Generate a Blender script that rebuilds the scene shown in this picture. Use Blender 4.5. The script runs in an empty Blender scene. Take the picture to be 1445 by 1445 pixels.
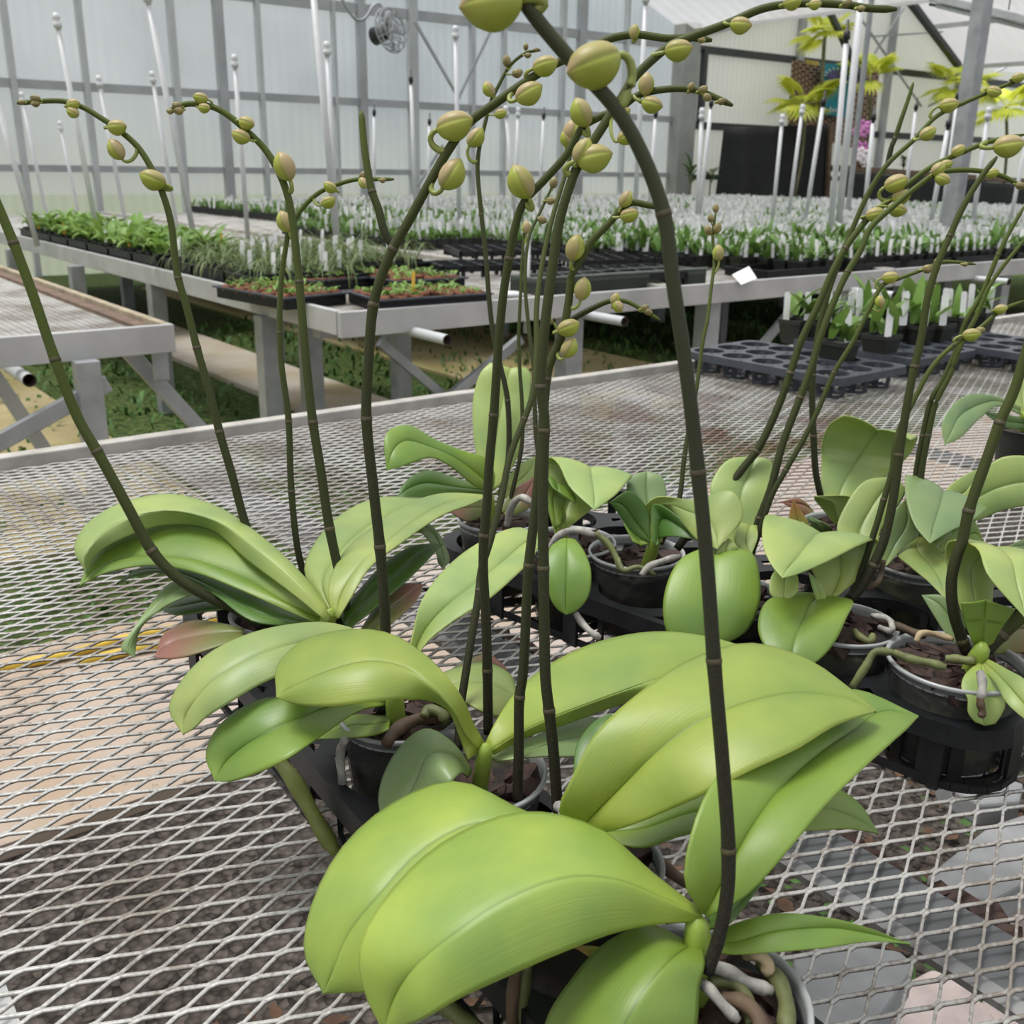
import bpy, bmesh, math, random
import numpy as np
from mathutils import Vector, Matrix
random.seed(7); np.random.seed(7)
SC = bpy.context.scene
C = SC.collection
# ------------------------------------------------------------------ survey frame
F = 1447.0; CX = CY = 722.5; PITCH = math.radians(18.5); ROLL = math.radians(0.8); CZ = 1.35
_c, _s = math.cos(PITCH), math.sin(PITCH); _cr, _sr = math.cos(ROLL), math.sin(ROLL)
FW = Vector((0, _c, -_s)); U0 = Vector((0, _s, _c)); R0 = Vector((1, 0, 0))
RT = R0*_cr + U0*_sr; UP = U0*_cr - R0*_sr
EYE = Vector((0, 0, CZ))
AZ = math.radians(52.5); SA, CA = math.sin(AZ), math.cos(AZ)
BT = 0.80                                   # bench top height
def ray(x, y): return FW + RT*((x-CX)/F) - UP*((y-CY)/F)
def P(x, y, d): return EYE + ray(x, y)*d
def G(x, y, z=BT):
    r = ray(x, y); return EYE + r*((z-CZ)/r.z)
def depth(p): return (p-EYE).dot(FW)
def W(u, v, z=0.0): return Vector((u*SA - v*CA, u*CA + v*SA, z))     # bench axes -> world
def UV(p): return (p.x*SA + p.y*CA, -p.x*CA + p.y*SA)
WALL_V = 14.0
def WP(x, y, v=WALL_V):                      # point of the plane "v = const" seen at a pixel
    r = ray(x, y); n = Vector((-CA, SA, 0)); return EYE + r*(v/r.dot(n))
ROT = math.atan2(CA, SA)                     # rotation about z that turns +x into +u

# ------------------------------------------------------------------ materials
MATS = {}
class NT:
    def __init__(s, name):
        s.m = bpy.data.materials.new(name); s.m.use_nodes = True
        s.n = s.m.node_tree.nodes; s.l = s.m.node_tree.links
        s.b = s.n['Principled BSDF']; s.o = s.n['Material Output']; MATS[name] = s.m
    def add(s, t, **k):
        x = s.n.new(t)
        for a, v in k.items():
            if a in x.inputs.keys(): x.inputs[a].default_value = v
            else: setattr(x, a, v)
        return x
    def link(s, a, b): s.l.new(a, b)
    def coord(s, kind='Object'): return s.add('ShaderNodeTexCoord').outputs[kind]
    def noise(s, scale, detail=3, vec=None, rough=.5):
        n = s.add('ShaderNodeTexNoise'); n.inputs['Scale'].default_value = scale
        n.inputs['Detail'].default_value = detail; n.inputs['Roughness'].default_value = rough
        s.link(vec or s.coord(), n.inputs['Vector']); return n.outputs['Fac']
    def ramp(s, fac, *stops):
        r = s.add('ShaderNodeValToRGB'); e = r.color_ramp.elements
        while len(e) < len(stops): e.new(.5)
        for i, (p, c) in enumerate(stops):
            e[i].position = p; e[i].color = (*c, 1)
        s.link(fac, r.inputs['Fac']); return r.outputs['Color']
    def mix(s, fac, a, b, mode='MIX'):
        m = s.add('ShaderNodeMix', data_type='RGBA', blend_type=mode)
        for sock, v in ((m.inputs[0], fac), (m.inputs[6], a), (m.inputs[7], b)):
            if isinstance(v, (int, float)): sock.default_value = v
            elif isinstance(v, tuple): sock.default_value = (*v, 1)
            else: s.link(v, sock)
        return m.outputs[2]
    def math(s, op, a, b=0.0, clamp=False):
        m = s.add('ShaderNodeMath', operation=op, use_clamp=clamp)
        for i, v in enumerate((a, b)):
            if isinstance(v, (int, float)): m.inputs[i].default_value = v
            else: s.link(v, m.inputs[i])
        return m.outputs[0]
    def attr(s, name):
        a = s.add('ShaderNodeAttribute'); a.attribute_name = name; return a.outputs['Fac']
    def col(s, c):
        if isinstance(c, tuple): s.b.inputs['Base Color'].default_value = (*c, 1)
        else: s.link(c, s.b.inputs['Base Color'])
    def bump(s, h, strength=.3, dist=.002):
        b = s.add('ShaderNodeBump'); b.inputs['Strength'].default_value = strength
        b.inputs['Distance'].default_value = dist; s.link(h, b.inputs['Height'])
        s.link(b.outputs['Normal'], s.b.inputs['Normal'])
    def set(s, rough=.5, metal=0., spec=.5):
        s.b.inputs['Roughness'].default_value = rough; s.b.inputs['Metallic'].default_value = metal
        s.b.inputs['Specular IOR Level'].default_value = spec
    def trans(s, fac, colour):
        """part of the surface lets light through diffusely"""
        t = s.add('ShaderNodeBsdfTranslucent'); mx = s.add('ShaderNodeMixShader')
        if isinstance(colour, tuple): t.inputs['Color'].default_value = (*colour, 1)
        else: s.link(colour, t.inputs['Color'])
        mx.inputs[0].default_value = fac
        s.link(s.b.outputs[0], mx.inputs[1]); s.link(t.outputs[0], mx.inputs[2]); s.link(mx.outputs[0], s.o.inputs['Surface'])
    def clear(s, fac, colour):
        t = s.add('ShaderNodeBsdfTransparent'); mx = s.add('ShaderNodeMixShader')
        t.inputs['Color'].default_value = (*colour, 1)
        src = s.o.inputs['Surface'].links[0].from_socket
        if isinstance(fac, (int, float)): mx.inputs[0].default_value = fac
        else: s.link(fac, mx.inputs[0])
        s.link(src, mx.inputs[1]); s.link(t.outputs[0], mx.inputs[2]); s.link(mx.outputs[0], s.o.inputs['Surface'])

def plain(name, c, rough=.5, metal=0., var=.12, scale=12., bump=0., spec=.5):
    t = NT(name); n = t.noise(scale, 4)
    lo = tuple(x*(1-var) for x in c); hi = tuple(min(1, x*(1+var)) for x in c)
    t.col(t.ramp(n, (.3, lo), (.7, hi))); t.set(rough, metal, spec)
    if bump: t.bump(n, bump)
    return t.m

def leaf_mat(name, c, base=None, rib=.55, trans=.3, red=None, rough=.45):
    t = NT(name)
    al, cr = t.attr('along'), t.attr('cross')
    info = t.add('ShaderNodeObjectInfo')
    n = t.noise(14, 3); n2 = t.noise(160, 2)
    lo = (c[0]*.70, c[1]*.84, c[2]*.95); hi = tuple(min(1, x*1.12) for x in c)
    col = t.ramp(n, (.32, lo), (.68, hi))
    base = base or (c[0]*1.1, c[1]*1.08, c[2]*.8)
    col = t.mix(t.ramp(al, (.0, (.75,)*3), (.35, (0,)*3)), col, base)           # leaf base is yellower
    if red: col = t.mix(t.ramp(t.math('ADD', al, t.math('MULTIPLY', n, .5)), (.55, (0,)*3), (1.1 if False else .98, (1,)*3)), col, red)
    col = t.mix(t.math('MULTIPLY', n2, .12), col, (c[0]*.6, c[1]*.7, c[2]*.7))
    ab = t.math('ABSOLUTE', cr)
    line = t.ramp(ab, (.0, (rib,)*3), (.012, (rib*.8,)*3), (.03, (0,)*3))
    col = t.mix(line, col, (c[0]*.35, c[1]*.42, c[2]*.4))
    edge = t.ramp(ab, (.97, (0,)*3), (1.0, (.22,)*3))
    col = t.mix(edge, col, (min(1, c[0]*1.8), min(1, c[1]*1.3), c[2]))
    hsv = t.add('ShaderNodeHueSaturation')
    t.link(t.math('ADD', t.math('MULTIPLY', info.outputs['Random'], .008), .499), hsv.inputs['Hue'])
    t.link(t.math('ADD', t.math('MULTIPLY', info.outputs['Random'], .2), .9), hsv.inputs['Value'])
    t.link(col, hsv.inputs['Color'])
    t.col(hsv.outputs['Color']); t.set(rough, 0, .6); t.b.inputs['Coat Weight'].default_value = .35; t.b.inputs['Coat Roughness'].default_value = .42
    # fine lengthwise grain
    m = t.add('ShaderNodeCombineXYZ'); t.link(t.math('MULTIPLY', cr, 30.), m.inputs[0]); t.link(t.math('MULTIPLY', al, 3.), m.inputs[1])
    g = t.noise(1.0, 2, m.outputs[0]); t.bump(g, .12, .002)
    tc = t.mix(.35, hsv.outputs['Color'], (.5, .62, .05), 'MIX')
    t.trans(trans, tc)
    return t.m

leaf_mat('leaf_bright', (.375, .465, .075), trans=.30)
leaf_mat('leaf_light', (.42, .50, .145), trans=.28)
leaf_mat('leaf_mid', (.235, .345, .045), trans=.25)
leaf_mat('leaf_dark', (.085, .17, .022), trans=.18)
leaf_mat('leaf_grey', (.25, .34, .12), trans=.2)
leaf_mat('leaf_red', (.20, .22, .06), red=(.33, .13, .10), trans=.2)
leaf_mat('leaf_pale', (.42, .52, .14), trans=.3)
leaf_mat('leaf_yellow', (.46, .43, .06), red=(.42, .22, .05), trans=.25)

def spike_mat(name, lo, hi):
    t = NT(name); al = t.attr('along')
    c = t.ramp(al, (.0, lo), (.35, tuple(a*.6+b*.4 for a, b in zip(lo, hi))), (.75, hi))
    n = t.noise(900, 2)
    c = t.mix(t.ramp(n, (.45, (0,)*3), (.62, (.4,)*3)), c, tuple(min(1, x*1.9+.03) for x in lo))
    t.col(c); t.set(.55, 0, .22); t.bump(n, .15, .0006); return t.m
spike_mat('spike_dark', (.018, .016, .009), (.062, .082, .014))
spike_mat('spike_green', (.016, .017, .007), (.085, .118, .017))
spike_mat('spike_front', (.017, .014, .010), (.05, .06, .026))
plain('node_sheath', (.07, .058, .028), .6, var=.3, scale=300)
def bud_mat():
    t = NT('bud_skin'); lob = t.attr('lobe'); al = t.attr('along')
    info = t.add('ShaderNodeObjectInfo'); n = t.noise(45, 3)
    c = t.ramp(n, (.3, (.36, .42, .055)), (.7, (.50, .53, .11)))
    pink = t.math('MULTIPLY', lob, t.math('ADD', t.math('MULTIPLY', n, 1.1), .05), True)
    c = t.mix(pink, c, (.50, .33, .24))
    c = t.mix(t.math('MULTIPLY', t.attr('seam'), .4), c, (.20, .23, .03))
    c = t.mix(t.ramp(al, (.88, (0,)*3), (1., (.5,)*3)), c, (.4, .24, .15))
    t.col(c); t.set(.42, 0, .4); t.trans(.15, (.5, .5, .08)); return t.m
bud_mat()
plain('small_bud_skin', (.24, .20, .075), .5, var=.45, scale=150)
plain('pedicel_skin', (.27, .31, .07), .45, var=.2, scale=60)
plain('root_silver', (.31, .30, .27), .65, var=.5, scale=70, bump=.2)
plain('root_green', (.125, .14, .05), .6, var=.45, scale=50, bump=.3)
plain('stalk_green', (.19, .22, .05), .6, var=.45, scale=25, bump=.2)
plain('root_brown', (.085, .055, .032), .7, var=.5, scale=50, bump=.3)
plain('crown_skin', (.25, .35, .05), .4, var=.15, scale=30)
plain('bark_chip', (.042, .021, .015), .75, var=.6, scale=90, bump=.6)
plain('dry_sheath', (.42, .33, .2), .8, var=.3, scale=60)
def pot_mat():
    t = NT('clear_pot'); t.col((.10, .105, .105)); t.set(.2, 0, .5)
    lw = t.add('ShaderNodeLayerWeight'); lw.inputs['Blend'].default_value = .35
    t.clear(t.ramp(lw.outputs['Facing'], (.0, (.80,)*3), (.9, (.35,)*3)), (.80, .82, .82)); return t.m
pot_mat()
plain('pot_rim', (.36, .375, .375), .25, var=.06, spec=.6)
def medium_mat():
    t = NT('potting_medium'); v = t.add('ShaderNodeTexVoronoi'); v.inputs['Scale'].default_value = 70
    t.link(t.coord(), v.inputs['Vector']); n = t.noise(30, 4); n2 = t.noise(9, 2)
    c = t.ramp(n, (.3, (.008, .007, .006)), (.55, (.03, .022, .016)), (.8, (.055, .038, .026)))
    c = t.mix(t.ramp(n2, (.50, (0,)*3), (.60, (.8,)*3)), c, (.13, .14, .055))
    t.col(c); t.set(.7); t.bump(v.outputs['Distance'], .8, .004); return t.m
medium_mat()
def tray_mat():
    t = NT('black_plastic'); n = t.noise(35, 4)
    t.col(t.ramp(n, (.35, (.007, .008, .009)), (.7, (.015, .016, .018)))); t.set(.42, 0, .35); return t.m
tray_mat()
plain('grey_plastic_tray', (.045, .052, .066), .42, var=.25, scale=20)
plain('dark_pot', (.020, .023, .018), .5, var=.25)
plain('olive_tub', (.085, .10, .085), .5, var=.2)
plain('terracotta', (.24, .095, .055), .8, var=.25, scale=40)
def mesh_mat():
    t = NT('galvanised_mesh'); co = t.add('ShaderNodeNewGeometry').outputs['Position']
    n = t.noise(7, 4, co); n2 = t.noise(190, 3, co)
    c = t.ramp(n2, (.3, (.34, .33, .305)), (.62, (.62, .61, .585)))
    c = t.mix(t.ramp(t.math('MULTIPLY', t.math('ADD', n, n2), .5), (.475, (0,)*3), (.57, (.8,)*3)), c, (.19, .155, .12))
    # patches of rust on the far part of the sheet
    vd = t.add('ShaderNodeVectorMath', operation='DISTANCE'); t.link(co, vd.inputs[0]); vd.inputs[1].default_value = RUST
    n3 = t.noise(5, 4, co)
    f = t.math('MULTIPLY', t.ramp(vd.outputs['Value'], (.15, (.85,)*3), (.55, (0,)*3)), t.ramp(n3, (.47, (0,)*3), (.56, (1,)*3)))
    c = t.mix(f, c, (.17, .085, .055))
    t.col(c); t.set(.45, .25, .5); return t.m
RUST = tuple(G(1060, 620))
mesh_mat()
plain('galvanised_steel', (.36, .375, .39), .45, .35, var=.18, scale=9)
plain('aluminium_rail', (.47, .475, .47), .5, .2, var=.15, scale=5)
plain('weathered_rail', (.44, .42, .385), .6, .05, var=.25, scale=14)
plain('mossy_wood', (.36, .30, .21), .8, var=.35, scale=14, bump=.3)
plain('beam_flange_grey', (.24, .24, .24), .6, .1, var=.25, scale=18)
plain('beam_dark', (.115, .12, .125), .5, .2, var=.3, scale=18)
plain('dark_steel', (.06, .065, .07), .5, .3, var=.2)
plain('frame_paint', (.40, .415, .425), .5, .2, var=.12, scale=3)
plain('frame_white', (.52, .54, .55), .5, .1, var=.1, scale=3)
plain('gutter_concrete', (.33, .33, .31), .8, var=.15, scale=3)
plain('pvc_white', (.68, .69, .71), .35, var=.05)
plain('nozzle_black', (.02, .02, .022), .4)
plain('pipe_inside', (.03, .018, .012), .8)  # near-black colour paints the shade inside the open pipe end
plain('label_white', (.86, .86, .86), .45, var=.04)
plain('label_yellow', (.72, .46, .05), .5)
plain('shade_cloth', (.012, .012, .014), .85, var=.3, scale=4)
plain('plank_brown', (.16, .105, .075), .8, var=.3)
plain('yellow_hose', (.62, .43, .05), .5, var=.2)
plain('pink_tile', (.72, .60, .56), .8, var=.15, scale=25, bump=.3)
plain('grey_slab', (.34, .345, .35), .75, var=.15, scale=18)
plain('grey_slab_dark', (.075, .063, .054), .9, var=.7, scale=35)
plain('litter', (.11, .06, .035), .85, var=.6, scale=20)
plain('weed_green', (.07, .16, .03), .6, var=.5, scale=15)
plain('palm_trunk', (.16, .15, .09), .85, var=.3)
plain('petal_pink', (.60, .22, .52), .55, var=.35, scale=9)
plain('petal_white', (.8, .72, .76), .55, var=.1)
plain('teal_cloth', (.025, .25, .33), .8, var=.12)
plain('purple_print', (.12, .10, .26), .8, var=.3, scale=30)
plain('banner_white', (.7, .75, .78), .8)
plain('yellow_mat', (.5, .38, .1), .8, var=.2)
plain('fluorescent_case', (.5, .51, .52), .4, .1)
def foliage(name, a, b, tr=.25):
    t = NT(name); n = t.noise(6, 3); info = t.add('ShaderNodeObjectInfo')
    c = t.ramp(n, (.3, a), (.7, b))
    h = t.add('ShaderNodeHueSaturation'); t.link(t.math('ADD', t.math('MULTIPLY', info.outputs['Random'], .5), .75), h.inputs['Value']); t.link(c, h.inputs['Color'])
    t.col(h.outputs[0]); t.set(.5, 0, .4); t.trans(tr, b); return t.m
foliage('seedling_leaf', (.065, .145, .03), (.17, .30, .065))
foliage('seedling_bright', (.11, .23, .04), (.26, .40, .09))
foliage('cattleya_leaf', (.09, .19, .03), (.20, .33, .07))
foliage('grassy_leaf', (.09, .13, .05), (.20, .27, .10))
foliage('palm_leaf', (.42, .52, .03), (.66, .68, .10), .4)
foliage('dark_foliage', (.03, .06, .02), (.07, .12, .04))
def lattice_mat():
    t = NT('woven_lattice'); u = t.coord('UV')
    mp = t.add('ShaderNodeMapping'); mp.inputs['Scale'].default_value = (11, 24, 1); t.link(u, mp.inputs['Vector'])
    b = t.add('ShaderNodeTexBrick'); t.link(mp.outputs[0], b.inputs['Vector'])
    b.inputs['Color1'].default_value = (.055, .03, .022, 1); b.inputs['Color2'].default_value = (.075, .04, .03, 1); b.inputs['Mortar'].default_value = (.36, .24, .17, 1)
    b.inputs['Scale'].default_value = 1; b.inputs['Mortar Size'].default_value = .13; b.inputs['Brick Width'].default_value = .9; b.inputs['Row Height'].default_value = .9
    t.col(b.outputs['Color']); t.set(.8); return t.m
lattice_mat()
def poly_mat(name, colour, clear, tint=(.9, .95, .98), freq=2.2, stain=True):
    """twin-wall sheet: fine vertical flutes, milky, partly see-through"""
    t = NT(name); u = t.coord('UV')
    w = t.add('ShaderNodeTexWave', wave_type='BANDS', bands_direction='X'); w.inputs['Scale'].default_value = freq
    w.inputs['Distortion'].default_value = .0; t.link(u, w.inputs['Vector'])
    sep = t.add('ShaderNodeSeparateXYZ'); t.link(u, sep.inputs[0])
    n = t.noise(.55, 4, u); n2 = t.noise(2.2, 3, u)
    c = t.ramp(n, (.3, tuple(x*.70 for x in colour)), (.7, colour))  # broad blotches in the colour imitate cloud light behind the sheet
    c = t.mix(t.math('MULTIPLY', w.outputs['Fac'], .22), c, tuple(x*.7 for x in colour))
    if stain:
        f = t.ramp(t.math('ADD', t.math('MULTIPLY', sep.outputs[1], .28), t.math('MULTIPLY', n2, -.35)), (.0, (.6,)*3), (.45, (0,)*3))
        c = t.mix(f, c, (colour[0]*.88, colour[1]*.86, colour[2]*.62))
    t.col(c); t.set(.35, 0, .4); t.trans(.6, c)
    t.clear(t.math('ADD', t.math('MULTIPLY', w.outputs['Fac'], .08), clear-.04), tint); return t.m
poly_mat('polycarbonate_clear', (.62, .64, .66), .24, (.80, .84, .90))
poly_mat('polycarbonate_roof', (.46, .45, .44), .38, (.92, .92, .92), 1.2, False)
def cream_mat():
    t = NT('cream_panel'); u = t.coord('UV')
    w = t.add('ShaderNodeTexWave', wave_type='BANDS', bands_direction='X'); w.inputs['Scale'].default_value = 2.4; t.link(u, w.inputs['Vector'])
    n = t.noise(.4, 4, u)
    c = t.ramp(n, (.3, (.68, .67, .635)), (.7, (.76, .75, .715)))
    c = t.mix(t.math('MULTIPLY', w.outputs['Fac'], .15), c, (.42, .41, .38)); t.col(c); t.set(.6, 0, .3)
    t.bump(w.outputs['Fac'], .4, .01); t.trans(.35, c); return t.m
cream_mat()
def ground_mat():
    t = NT('ground_soil'); co = t.add('ShaderNodeNewGeometry').outputs['Position']
    v = t.add('ShaderNodeTexVoronoi'); v.inputs['Scale'].default_value = 62; t.link(co, v.inputs['Vector'])
    n = t.noise(2.2, 5, co); n2 = t.noise(26, 4, co)
    grav = t.ramp(v.outputs['Distance'], (.05, (.17, .145, .13)), (.55, (.055, .045, .038)), (.8, (.015, .012, .01)))
    grav = t.mix(.55, grav, t.mix(t.ramp(v.outputs['Color'], (.2, (0,)*3), (.8, (1,)*3)), (.02, .016, .013), (.17, .145, .125)), 'MIX')
    moss = t.ramp(n2, (.32, (.018, .03, .009)), (.5, (.06, .095, .022)), (.72, (.13, .16, .05)))
    sep = t.add('ShaderNodeSeparateXYZ'); t.link(co, sep.inputs[0])
    vv = t.math('ADD', t.math('MULTIPLY', sep.outputs[0], -CA), t.math('MULTIPLY', sep.outputs[1], SA))
    f = t.ramp(t.math('ADD', t.math('MULTIPLY', t.math('SUBTRACT', vv, 2.0), .6), t.math('MULTIPLY', t.math('SUBTRACT', n, .5), .9)), (.1, (0,)*3), (.5, (1,)*3))
    t.col(t.mix(f, grav, moss)); t.set(.9, 0, .2); t.bump(v.outputs['Distance'], .7, .012); return t.m
ground_mat()
def concrete_mat(name, a, b, stain):
    t = NT(name); co = t.add('ShaderNodeNewGeometry').outputs['Position']
    n = t.noise(3, 5, co); n2 = t.noise(1.3, 3, co); n3 = t.noise(60, 3, co)
    c = t.ramp(n, (.3, a), (.7, b)); c = t.mix(t.ramp(n2, (.45, (0,)*3), (.65, (.8,)*3)), c, stain)
    c = t.mix(t.ramp(n3, (.62, (0,)*3), (.75, (.7,)*3)), c, (.1, .08, .06))
    t.col(c); t.set(.85, 0, .25); t.bump(n3, .2, .003); return t.m
concrete_mat('pink_concrete', (.43, .36, .32), (.54, .475, .44), (.42, .31, .21))
concrete_mat('mossy_concrete', (.40, .33, .17), (.50, .42, .24), (.33, .28, .11))
concrete_mat('walk_concrete', (.46, .40, .33), (.56, .51, .44), (.36, .29, .14))

# ------------------------------------------------------------------ mesh helpers
class MB:
    def __init__(s): s.v = []; s.f = []; s.at = {}
    def add(s, vs, fs, **attrs):
        b = len(s.v); s.v.extend([tuple(x) for x in vs]); s.f.extend([tuple(i+b for i in f) for f in fs])
        for k, a in attrs.items(): s.at.setdefault(k, {}).update({b+i: x for i, x in enumerate(a)})
        return s
    def box(s, o, x, y, z):
        """o corner, edge vectors x,y,z"""
        o, x, y, z = map(Vector, (o, x, y, z))
        vs = [o, o+x, o+x+y, o+y, o+z, o+x+z, o+x+y+z, o+y+z]
        return s.add(vs, [(3, 2, 1, 0), (4, 5, 6, 7), (0, 1, 5, 4), (1, 2, 6, 5), (2, 3, 7, 6), (3, 0, 4, 7)])
    def bar(s, a, b, w, h=None, up=(0, 0, 1)):
        a, b = Vector(a), Vector(b); h = h or w; d = (b-a).normalized(); up = Vector(up)
        if abs(d.dot(up)) > .97: up = W(1, 0, 0)
        sx = d.cross(up).normalized(); sy = sx.cross(d).normalized()
        return s.box(a - sx*w/2 - sy*h/2, sx*w, sy*h, b-a)
    def tube(s, pts, rad, n=8, cap=True):
        pts = [Vector(p) for p in pts]; m = len(pts)
        rad = [rad]*m if isinstance(rad, (int, float)) else rad
        ref = Vector((.3, .2, 1)).normalized(); vs = []; fs = []; al = []
        for i, p in enumerate(pts):
            d = (pts[min(i+1, m-1)]-pts[max(i-1, 0)])
            d = d.normalized() if d.length > 1e-9 else Vector((0, 0, 1))
            x = d.cross(ref)
            if x.length < 1e-3: x = d.cross(Vector((1, 0, 0)))
            x.normalize(); y = d.cross(x); ref = y.cross(d) if False else ref
            for k in range(n):
                a = 2*math.pi*k/n; vs.append(p + x*(math.cos(a)*rad[i]) + y*(math.sin(a)*rad[i])); al.append(i/max(1, m-1))
        for i in range(m-1):
            for k in range(n):
                fs.append((i*n+k, i*n+(k+1) % n, (i+1)*n+(k+1) % n, (i+1)*n+k))
        if cap: fs.append(tuple(range(n-1, -1, -1))); fs.append(tuple((m-1)*n+k for k in range(n)))
        return s.add(vs, fs, along=al)
    def lathe(s, prof, c=(0, 0, 0), n=24, lobes=None):
        vs = []; fs = []; m = len(prof); c = Vector(c)
        for r, z in prof:
            for k in range(n): a = 2*math.pi*k/n; vs.append(c + Vector((math.cos(a)*r, math.sin(a)*r, z)))
        for i in range(m-1):
            for k in range(n): fs.append((i*n+k, i*n+(k+1) % n, (i+1)*n+(k+1) % n, (i+1)*n+k))
        return s.add(vs, fs)
    def ball(s, c, r, n=8, m=6, scale=(1, 1, 1)):
        prof = [(max(1e-5, math.sin(math.pi*i/m)), -math.cos(math.pi*i/m)) for i in range(m+1)]
        vs = []; fs = []; c = Vector(c)
        for q, z in prof:
            for k in range(n): a = 2*math.pi*k/n; vs.append(c + Vector((math.cos(a)*q*scale[0], math.sin(a)*q*scale[1], z*scale[2]))*r)
        for i in range(m):
            for k in range(n): fs.append((i*n+k, i*n+(k+1) % n, (i+1)*n+(k+1) % n, (i+1)*n+k))
        return s.add(vs, fs)
    def build(s, name, mat, parent=None, smooth=True, origin=None):
        me = bpy.data.meshes.new(name)
        o0 = Vector(origin) if origin is not None else Vector((0, 0, 0))
        me.from_pydata([tuple(Vector(v)-o0) for v in s.v] if origin is not None else s.v, [], s.f)
        for k, d in s.at.items():
            a = me.attributes.new(k, 'FLOAT', 'POINT'); arr = [0.]*len(s.v)
            for i, x in d.items(): arr[i] = x
            a.data.foreach_set('value', arr)
        me.materials.append(MATS[mat]); me.update()
        if smooth: me.polygons.foreach_set('use_smooth', [True]*len(me.polygons))
        o = bpy.data.objects.new(name, me); C.objects.link(o)
        if origin is not None and parent is None: o.location = o0
        if parent is not None: adopt(o, parent)
        return o
def adopt(o, parent):
    """parent an object whose mesh is already in world coordinates"""
    o.parent = parent
    if parent.type == 'EMPTY': o.matrix_parent_inverse = Matrix.Translation(parent.location).inverted()
def tag(o, label, cat, group=None, kind=None):
    if label: o['label'] = label
    if cat: o['category'] = cat
    if group: o['group'] = group
    if kind: o['kind'] = kind
    return o
def empty(name, loc, label, cat, group=None, rz=0):
    o = bpy.data.objects.new(name, None); C.objects.link(o); o.location = loc; o.rotation_euler = (0, 0, rz)
    o.empty_display_size = .05
    return tag(o, label, cat, group)
def struct(o): o['kind'] = 'structure'; return o
def sharp(o, ang=35):
    """flat faces keep their edges"""
    o.data.polygons.foreach_set('use_smooth', [False]*len(o.data.polygons)); return o
def bev(o, w=.003, seg=2):
    b = o.modifiers.new('b', 'BEVEL'); b.width = w; b.segments = seg; b.limit_method = 'ANGLE'; return o
def crom(pts, n):
    """Catmull-Rom samples through pts"""
    pts = [Vector(p) for p in pts]; m = len(pts)
    if m == 2: return [pts[0].lerp(pts[1], i/(n-1)) for i in range(n)]
    L = [0]
    for i in range(1, m): L.append(L[-1] + max(1e-6, (pts[i]-pts[i-1]).length)**.5)
    out = []
    for k in range(n):
        t = L[-1]*k/(n-1); i = 0
        while i < m-2 and t > L[i+1]: i += 1
        p1, p2 = pts[i], pts[i+1]; p0 = pts[i-1] if i > 0 else p1*2-p2; p3 = pts[i+2] if i+2 < m else p2*2-p1
        t1, t2 = L[i], L[i+1]; t0 = L[i-1] if i > 0 else t1-(t2-t1); t3 = L[i+2] if i+2 < m else t2+(t2-t1)
        A1 = p0*((t1-t)/(t1-t0)) + p1*((t-t0)/(t1-t0)); A2 = p1*((t2-t)/(t2-t1)) + p2*((t-t1)/(t2-t1)); A3 = p2*((t3-t)/(t3-t2)) + p3*((t-t2)/(t3-t2))
        B1 = A1*((t2-t)/(t2-t0)) + A2*((t-t0)/(t2-t0)); B2 = A2*((t3-t)/(t3-t1)) + A3*((t-t1)/(t3-t1))
        out.append(B1*((t2-t)/(t2-t1)) + B2*((t-t1)/(t2-t1)))
    return out

# ------------------------------------------------------------------ orchids
DBG = []
def leaf(parent, mode, mat, rows, tip, el=0., er=0., label=None, name='leaf'):
    """rows: (Lx,Ly, Mx,My, Rx,Ry, h) outline of the blade; h is the height (mode z) or the distance (mode d) of its midrib;
    el/er: how far the two edges stand above (z) or behind (d) the midrib."""
    f = (lambda x, y, h: G(x, y, h)) if mode == 'z' else (lambda x, y, h: P(x, y, h))
    L, M, R = [], [], []
    n = len(rows)
    for i, r in enumerate(rows):
        k = math.sin(math.pi*min(1, (i+.35)/(n))) if n > 2 else 1
        L.append(f(r[0], r[1], r[6]+el*k)); M.append(f(r[2], r[3], r[6])); R.append(f(r[4], r[5], r[6]+er*k))
    if tip is not None:
        tp = f(*tip); L.append(tp); M.append(tp); R.append(tp)
    NA = 26; TS = [0, .025, .07, .16, .3, .47, .64, .8, .92, 1.0]; TS = [-t for t in TS[:0:-1]] + TS
    Lc, Mc, Rc = crom(L, NA), crom(M, NA), crom(R, NA)
    vs = []; al = []; cr = []
    for i in range(NA):
        l, m, r = Lc[i], Mc[i], Rc[i]
        wid = (l-r).length
        nrm = (l-m).cross(Mc[min(i+1, NA-1)]-Mc[max(i-1, 0)])
        tn = Mc[min(i+1, NA-1)]-Mc[max(i-1, 0)]; nrm = (l-r).cross(tn)
        nrm = nrm.normalized() if nrm.length > 1e-12 else Vector((0, 0, 1))
        if nrm.z < 0: nrm = -nrm
        for t in TS:
            e = l if t < 0 else r
            p = m.lerp(e, abs(t))
            p = p + nrm*(wid*.04*(1-(2*abs(t)-1)**2)) - nrm*(.0008*math.exp(-(t/.05)**2))
            vs.append(p); al.append(i/(NA-1)); cr.append(t)
    W_ = len(TS); fs = []
    for i in range(NA-1):
        for k in range(W_-1): fs.append((i*W_+k, i*W_+k+1, (i+1)*W_+k+1, (i+1)*W_+k))
    o = MB().add(vs, fs, along=al, cross=cr).build(name, mat, parent)
    s = o.modifiers.new('s', 'SOLIDIFY'); s.thickness = .0013; s.offset = 0
    if label: o['label'] = label
    DBG.append((parent.name if parent else '', mat, round(sum((M[i+1]-M[i]).length for i in range(len(M)-1)), 3), [round((L[i]-R[i]).length, 3) for i in range(len(L)-(1 if tip else 0))]))
    return o

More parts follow.
